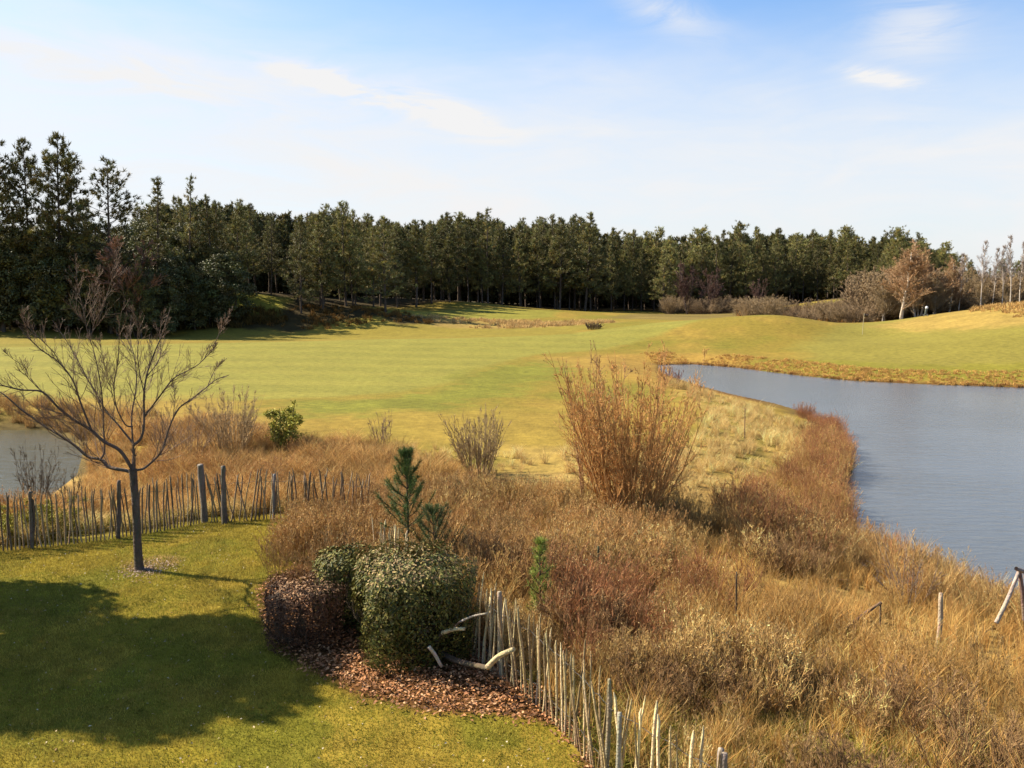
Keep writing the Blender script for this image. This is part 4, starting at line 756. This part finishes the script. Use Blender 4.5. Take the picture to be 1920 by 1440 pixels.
# cut branches lying in the bed behind the hedge
def log(label, p0, p1, r, colr=(.72, .58, .32), mid=None, side=None):
    p0 = np.array(p0, float); p1 = np.array(p1, float); mid = (p0+p1)/2+np.array([0, 0, .02]) if mid is None else np.array(mid); Pn = cat([p0, mid, p1], 4)-p0
    o = thing('cut_branch', label, 'cut branch', p0); v, q = tubes(Pn[None], (r*np.linspace(1.05, .85, len(Pn)))[None], 8); g_ = Geo(); n = len(v); g_.add(np.r_[v, [Pn[0]], [Pn[-1]]], q, np.r_[vary(colr, n, .22), [(.6, .5, .3)], [(.6, .5, .3)]])
    g_.F3.append(np.array([[(j+1) % 8, j, n] for j in range(8)]+[[n-8+j, n-8+(j+1) % 8, n+1] for j in range(8)])); obj('wood', mesh('wood', g_, M_wood, True), o)
    hub = np.array([-1.15, 11.25, .12])                     # dark pruned stem leading back into the hedge foot
    Ps = cat([hub-p0, (hub-p0)*.5+np.array([.0, 0, -.06]), np.zeros(3)], 4); v, q = tubes(Ps[None], (r*np.linspace(1.25, .98, len(Ps)))[None], 8); g_ = Geo(); g_.add(v, q, vary((.13, .095, .06), len(v), .15)); obj('stem', mesh('stem', g_, M_bark), o)
    if side is not None:
        Ps = cat([np.array(s)-p0 for s in side], 4); v, q = tubes(Ps[None], (r*.45*np.linspace(1, .5, len(Ps)))[None], 6); g_ = Geo(); g_.add(v, q, vary((.34, .27, .15), len(v), .12)); obj('side_shoot', mesh('side_shoot', g_, M_wood), o)
log('short pale cut branch sticking out of the hedge side, upper one', at(829, 1187, 10.75), at(871, 1179, 10.6), .028)
log('pale bent cut branch over the shaded bed with an upright side shoot', at(913, 1252, 10.0), at(964, 1217, 9.85), .034, mid=at(936, 1230, 9.92), side=[at(924, 1243, 9.98), at(927, 1205, 10.0), at(929, 1150, 10.02)])
log('thin grey cut branch behind the short pale one', at(862, 1166, 10.6), at(914, 1150, 10.4), .014, (.35, .30, .24))
log('small rounded branch stub with a pale end low in the hedge shade', at(804, 1212, 10.5), at(828, 1250, 10.55), .024, (.62, .52, .36))

# ------------------------------------------------------------ young pines and shrubs
def small_pine(label, px, topy, Yd, W, green, cb=.3, nm='young_pine', seed=800, nl=.1, dn=130):
    X_ = xof(px, Yd); z0 = gz(X_, Yd); H = at(px, topy, Yd)[2]-z0; global rg
    keep = rg; rg = np.random.default_rng(seed); tr = Geo(); Pt = np.array([[0, 0, -.05], [.01, 0, H*.4], [0, .01, H*.75], [0, 0, H]])[None]; v, q = tubes(Pt, np.array([[.026, .02, .012, .006]])*H/2, 7); tr.add(v, q, (.10, .07, .045))
    P0 = []; D = []; Ln = []
    for z in np.linspace(cb*H, H*.96, 8):
        t = (z/H-cb)/(1-cb)
        for j in range(7): a = j*.9+z*9+rg.normal(0, .35); e = .25+.6*t+rg.normal(0, .15); l = W*(1-t)**.55*rg.uniform(.5, 1.15)+.07; P0.append([0, 0, z]); D.append([np.cos(a)*np.cos(e), np.sin(a)*np.cos(e), np.sin(e)]); Ln.append(l)
    BP = grow(np.array(P0), np.array(D), np.array(Ln), 5, .05, .22); v, q = tubes(BP, np.array([.008, .007, .006, .005, .003])[None].repeat(len(BP), 0), 4); tr.add(v, q, (.12, .085, .05))
    m = dn; ip = np.repeat(np.arange(len(BP)), m); t = rg.uniform(.3, 1, len(ip))*4; i = np.minimum(t.astype(int), 3); f = (t-i)[:, None]; pc = BP[ip, i]*(1-f)+BP[ip, i+1]*f; bd = norm(BP[ip, i+1]-BP[ip, i])
    dd = norm(bd*.8+rdir(len(ip))*.85); v, q = blades(pc, dd, nl*rg.uniform(.7, 1.2, len(ip)), .006); cr = Geo(); cr.add(v, q, vary(green, len(ip), .25, 3))
    m = 260; z = rg.uniform(H*.9, H*1.03, m); v, q = blades(np.c_[np.zeros(m), np.zeros(m), z], rdir(m, 1.3), nl, .006); cr.add(v, q, vary(green, m, .2, 3)); rg = keep
    o = thing(nm, label, 'pine', (X_, Yd, z0)); obj('trunk', mesh('trunk', tr, M_bark), o); obj('crown', mesh('crown', cr, M_needle), o)
small_pine('young dark green pine with upturned branches behind the clipped hedge', 758, 853, 14.4, .62, (.11, .18, .04), .42, dn=170)
small_pine('small bright green pine seedling in the scrub right of the hedge', 1014, 1018, 12.2, .26, (.26, .32, .05), .2, seed=802, dn=45)
small_pine('low dark green pine shrub just right of the young pine', 808, 962, 13.9, .85, (.085, .115, .035), .12, seed=803, dn=110)
def shrub(name, label, px, topy, basey, zb, W, stems, cs, spread, per, seed, tw=.005, r0=.02, lf=.4, leafc=None, nleaf=0, Yd=None, base_r=.15, ls=.09):
    p = flat(px, basey, zb); Yd = Yd or p[1]; X_ = xof(px, Yd); z0 = gz(X_, Yd); H = at(px, topy, Yd)[2]-z0; gt, gb = bare_geo(seed, H*1.0, np.mean(cs, 0)*.85, cs, stems, spread, per=per, tw=tw, r0=r0, lf=lf, base_r=base_r, up=.10, branch_from=.15, ang=.38)
    o = thing(name, label, 'shrub', (X_, Yd, z0)); obj('stems', mesh('stems', gt, M_twig), o); obj('twigs', mesh('twigs', gb, M_twig), o)
    if nleaf:
        V = gb.arrays()[0]; P = V[rg.integers(len(V)//3, len(V), nleaf)]+rg.normal(0, .03, (nleaf, 3)); v, q = leaves(P, rdir(nleaf, .5), rdir(nleaf), ls, ls*.4); g_ = Geo(); g_.add(v, q, pick(leafc, nleaf, .2, 4)); obj('foliage', mesh('foliage', g_, M_leaf), o)
    return o
WL = [(.84, .43, .14), (.90, .52, .18), (.70, .35, .12)]
shrub('willow_bush', 'big fan-shaped orange-brown leafless bush, largest in the meadow by the spit', 1185, 632, 985, -.35, 1, 78, WL, .30, (8, 6, 5), 901, .006, .030, .34, base_r=.55)
shrub('willow_bush', 'slimmer dark-stemmed leafless bush grown up through the left of the big orange one', 1120, 622, 960, -.35, 1, 14, [(.44, .24, .12), (.5, .28, .14)], .20, (8, 5, 3), 902, .006, .03, .30, base_r=.3)
shrub('willow_bush', 'grey-brown fan-shaped bush standing mid-meadow behind the young pine', 897, 745, 893, -.3, 1, 60, [(.48, .33, .17), (.55, .39, .2)], .32, (6, 4, 3), 903, .006, .016, .34, base_r=.3)
shrub('willow_bush', 'smallest thin upright bush between the yellow-green shrub and the mid-meadow bush', 712, 762, 842, -.3, 1, 16, [(.46, .31, .17), (.4, .27, .15)], .2, (5, 3, 3), 904, .007, .014, .34, base_r=.2)
shrub('willow_bush', 'wide tan bush of thin stems left of the yellow-green shrub', 425, 712, 850, -.3, 1, 54, [(.5, .34, .18), (.58, .41, .2)], .36, (6, 4, 3), 905, .007, .014, .34, base_r=.5)
shrub('willow_bush', 'tan leafless bush directly behind the lawn tree branches', 330, 745, 860, -.3, 1, 34, [(.5, .32, .18), (.42, .27, .14)], .4, (6, 4, 2), 906, .007, .012, .34, base_r=.5)
shrub('pondside_bush', 'thin leafless bush in front of the small pond at the left edge', 40, 812, 960, -.5, 1, 20, [(.17, .13, .09), (.22, .17, .11)], .30, (6, 4, 3), 907, .005, .014, .34)
shrub('pondside_bush', 'low leafless bush at the right side of the small pond', 105, 850, 965, -.5, 1, 14, [(.20, .15, .09)], .38, (5, 4, 3), 908, .005, .010, .34)
shrub('leafy_shrub', 'yellow-green leafy shrub standing on the meadow edge left of centre', 524, 752, 850, -.3, 1, 16, [(.20, .17, .06)], .30, (8, 6, 3), 909, .007, .02, .42, [(.42, .40, .05), (.55, .48, .08), (.28, .29, .04)], 2600, ls=.10)
shrub('leafy_shrub', 'yellow flowering low shrub over the fence at the left edge', 40, 925, 1000, 0, 1, 26, [(.25, .2, .05)], .6, (6, 5, 3), 910, .005, .012, .4, [(.42, .38, .04), (.30, .30, .04), (.5, .42, .06)], 5200, base_r=.5, ls=.05)
shrub('round_bush', 'lone rounded brown bush at the edge of the fairway', 1113, 600, 628, -.2, 1, 46, [(.22, .12, .07), (.17, .09, .06), (.20, .16, .06)], .5, (7, 6, 3), 911, .018, .03, .4, base_r=.7)
shrub('shore_bush', 'reddish twiggy bush at the near tip of the pond', 1262, 682, 720, -.8, 1, 24, [(.34, .16, .12), (.28, .13, .10)], .35, (5, 4, 3), 912, .010, .014, .4, base_r=.6)
shrub('shore_bush', 'thin bare bush with pale bent stems at the lower pond edge', 1735, 985, 1140, -.6, 1, 12, [(.38, .28, .20), (.30, .2, .14)], .4, (6, 4, 2), 913, .004, .010, .34)
# ------------------------------------------------------------ stakes and rails by the pond
def stake(name, label, base_px, top_px, Yd, r, colr, H=None, bend=None):
    b = at(*base_px, Yd); b[2] = gz(b[0], Yd)-.05; t = at(*top_px, Yd); Pn = cat([b, (b+t)/2+np.array(bend or (0, 0, 0)), t], 4)-b; n = len(Pn); rr2 = r*rg.uniform(.9, 1.1, n); rr2[-1] *= .8; v, q = tubes(Pn[None], rr2[None], 8); g_ = Geo(); m = len(v)
    g_.add(np.r_[v, [Pn[-1]]], q, vary(colr, m+1, .12)); g_.F3.append(np.array([[m-8+j, m-8+(j+1) % 8, m] for j in range(8)])); o = obj(name, mesh(name, g_, M_wood), None, b); return tag(o, label, 'stake')
stake('wooden_stake', 'thick pale debarked stake with a crook at its foot, right of the scrub', (1755, 1215), (1764, 1112), 12.2, .036, (.40, .30, .20), bend=(.03, 0, .0))
stake('wooden_stake', 'thin dark stake standing in the scrub above the fence corner', (1380, 1190), (1381, 1072), 12.6, .014, (.12, .08, .05))
stake('wooden_stake', 'short dark stake at the upper end of the slanting pole', (1650, 1190), (1651, 1130), 12.8, .016, (.14, .09, .06))
stake('wooden_stake', 'short dark green stake between the small pine and the big bush', (1123, 1062), (1122, 1024), 14.0, .02, (.09, .09, .05))
stake('wooden_stake', 'very thin stick upright on the spit by the water', (1397, 800), (1397, 765), 31, .018, (.2, .12, .08))
stake('wooden_stake', 'dark leaning stick at the water edge', (1718, 1105), (1728, 1072), 15.5, .02, (.08, .06, .05))
def pole(name, label, p, q_, r, colr):
    P = cat([np.array(p), (np.array(p)+q_)/2+np.array([0, 0, .02]), np.array(q_)], 3)-np.array(p); v, qd = tubes(P[None], (r*np.linspace(1, .8, len(P)))[None], 8); g_ = Geo(); g_.add(v, qd, vary(colr, len(v), .14)); n = len(v); o = obj(name, mesh(name, g_, M_wood), None, p); return tag(o, label, 'pole')
pole('slanting_pole', 'dark rough pole slanting up through the scrub', at(1585, 1180, 12.6), at(1652, 1130, 12.8), .030, (.16, .10, .07))
af = thing('leaning_frame', 'pale wooden frame of leaning poles at the right edge by the water', 'wooden frame', (*at(1915, 1170, 11.8)[:2], gz(at(1915, 1170, 11.8)[0], 11.8)))
for p, q_, r, cc in ((at(1868, 1168, 11.7), at(1910, 1072, 11.9), .030, (.42, .33, .26)), (at(1921, 1162, 12.0), at(1911, 1070, 11.9), .034, (.26, .17, .13)), (at(1905, 1066, 11.85), at(1990, 1100, 12.1), .03, (.40, .31, .25)), (at(1985, 1180, 12.2), at(1972, 1090, 12.1), .034, (.3, .22, .17))):
    P = cat([p, (p+q_)/2+np.array([.015, 0, 0]), q_], 3)-np.array(af.location); v, qd = tubes(P[None], (r*np.linspace(1, .85, len(P)))[None], 8); g_ = Geo(); g_.add(v, qd, vary(cc, len(v), .12)); obj('rail' if abs(p[2]-q_[2]) < .4 else 'leg', mesh('rail', g_, M_wood), af)
# ------------------------------------------------------------ golf flag and trolley
def box(g_, c, s, colr):
    c = np.array(c); s = np.array(s)/2; V = np.array([[x, y, z] for x in (-1, 1) for y in (-1, 1) for z in (-1, 1)])*s+c; g_.add(V, [[0, 1, 3, 2], [4, 6, 7, 5], [0, 4, 5, 1], [2, 3, 7, 6], [0, 2, 6, 4], [1, 5, 7, 3]], colr)
fp = at(1617, 625, 83); fx, fy = fp[0], 83.0; fl = thing('golf_flag', 'golf flag with dark pennant on a pale pole on the green', 'flag', (fx, fy, gz(fx, fy)))
g = Geo(); v, q = tubes(np.array([[[0, 0, -.05], [0.03, 0, 1.0], [.1, 0, 2.1]]]), np.full((1, 3), .022), 8); g.add(v, q, (.6, .5, .3)); obj('pole', mesh('pole', g, M_misc), fl)
g = Geo(); nx = 7; U = np.linspace(0, 1, nx); V = []
for i, u in enumerate(U):
    yy = .06*math.sin(u*6); V += [[.09+u*.42, yy, 2.08-.10*u], [.075+u*.42, yy, 1.74-.02*u], [.075+u*.42, yy+.012, 1.74-.02*u], [.09+u*.42, yy+.012, 2.08-.10*u]]
fc4 = []
for i in range(nx-1):
    a = i*4; b = a+4
    for j in range(4): fc4.append([a+j, a+(j+1) % 4, b+(j+1) % 4, b+j])
fc4 += [[0, 3, 2, 1], [nx*4-4, nx*4-3, nx*4-2, nx*4-1]]; g.add(V, fc4, (.09, .05, .03)); obj('pennant', mesh('pennant', g, M_misc), fl)
tx, ty = xof(1738, 91), 91.0; tl = thing('golf_trolley', 'dark golf trolley with a white-topped bag on the rise before the brown birch', 'golf trolley', (tx, ty, gz(tx, ty)), .5); tl.scale = (.8, .8, .8)
g = Geo(); v, q = tubes(np.array([[[0, 0, .25], [.05, 0, .6], [.16, 0, 1.05]]]), np.array([[.15, .16, .17]]), 12); g.add(v, q, (.06, .07, .05)); bag = obj('bag', mesh('bag', g, M_misc), tl)
g = Geo(); v, q = tubes(np.array([[[.16, 0, 1.03], [.18, 0, 1.2], [.2, 0, 1.32], [.21, 0, 1.36]]]), np.array([[.17, .19, .14, .02]]), 12); g.add(v, q, (.8, .78, .74)); obj('hood', mesh('hood', g, M_misc), bag)
for s in (-1, 1):
    g = Geo(); a = np.linspace(0, 2*np.pi, 17); v, q = tubes(np.stack([.16*np.cos(a), 0*a+s*.3, .18+.16*np.sin(a)], 1)[None], np.full((1, 17), .03), 6); g.add(v, q, (.05, .05, .05)); v, q = tubes(np.array([[[0, s*.3, .02], [0, s*.3, .34]], [[-.16, s*.3, .18], [.16, s*.3, .18]]]), .012, 5); g.add(v, q, (.4, .4, .4)); obj('wheel', mesh('wheel', g, M_misc), tl)
g = Geo(); v, q = tubes(np.array([[[0, -.3, .18], [0, 0, .2], [0, .3, .18]], [[-.25, 0, .05], [.0, 0, .22], [.1, 0, .5]], [[.05, 0, .3], [-.3, 0, .85], [-.5, 0, 1.0]]]), .018, 6); g.add(v, q, (.25, .25, .25)); obj('frame', mesh('frame', g, M_misc), tl)
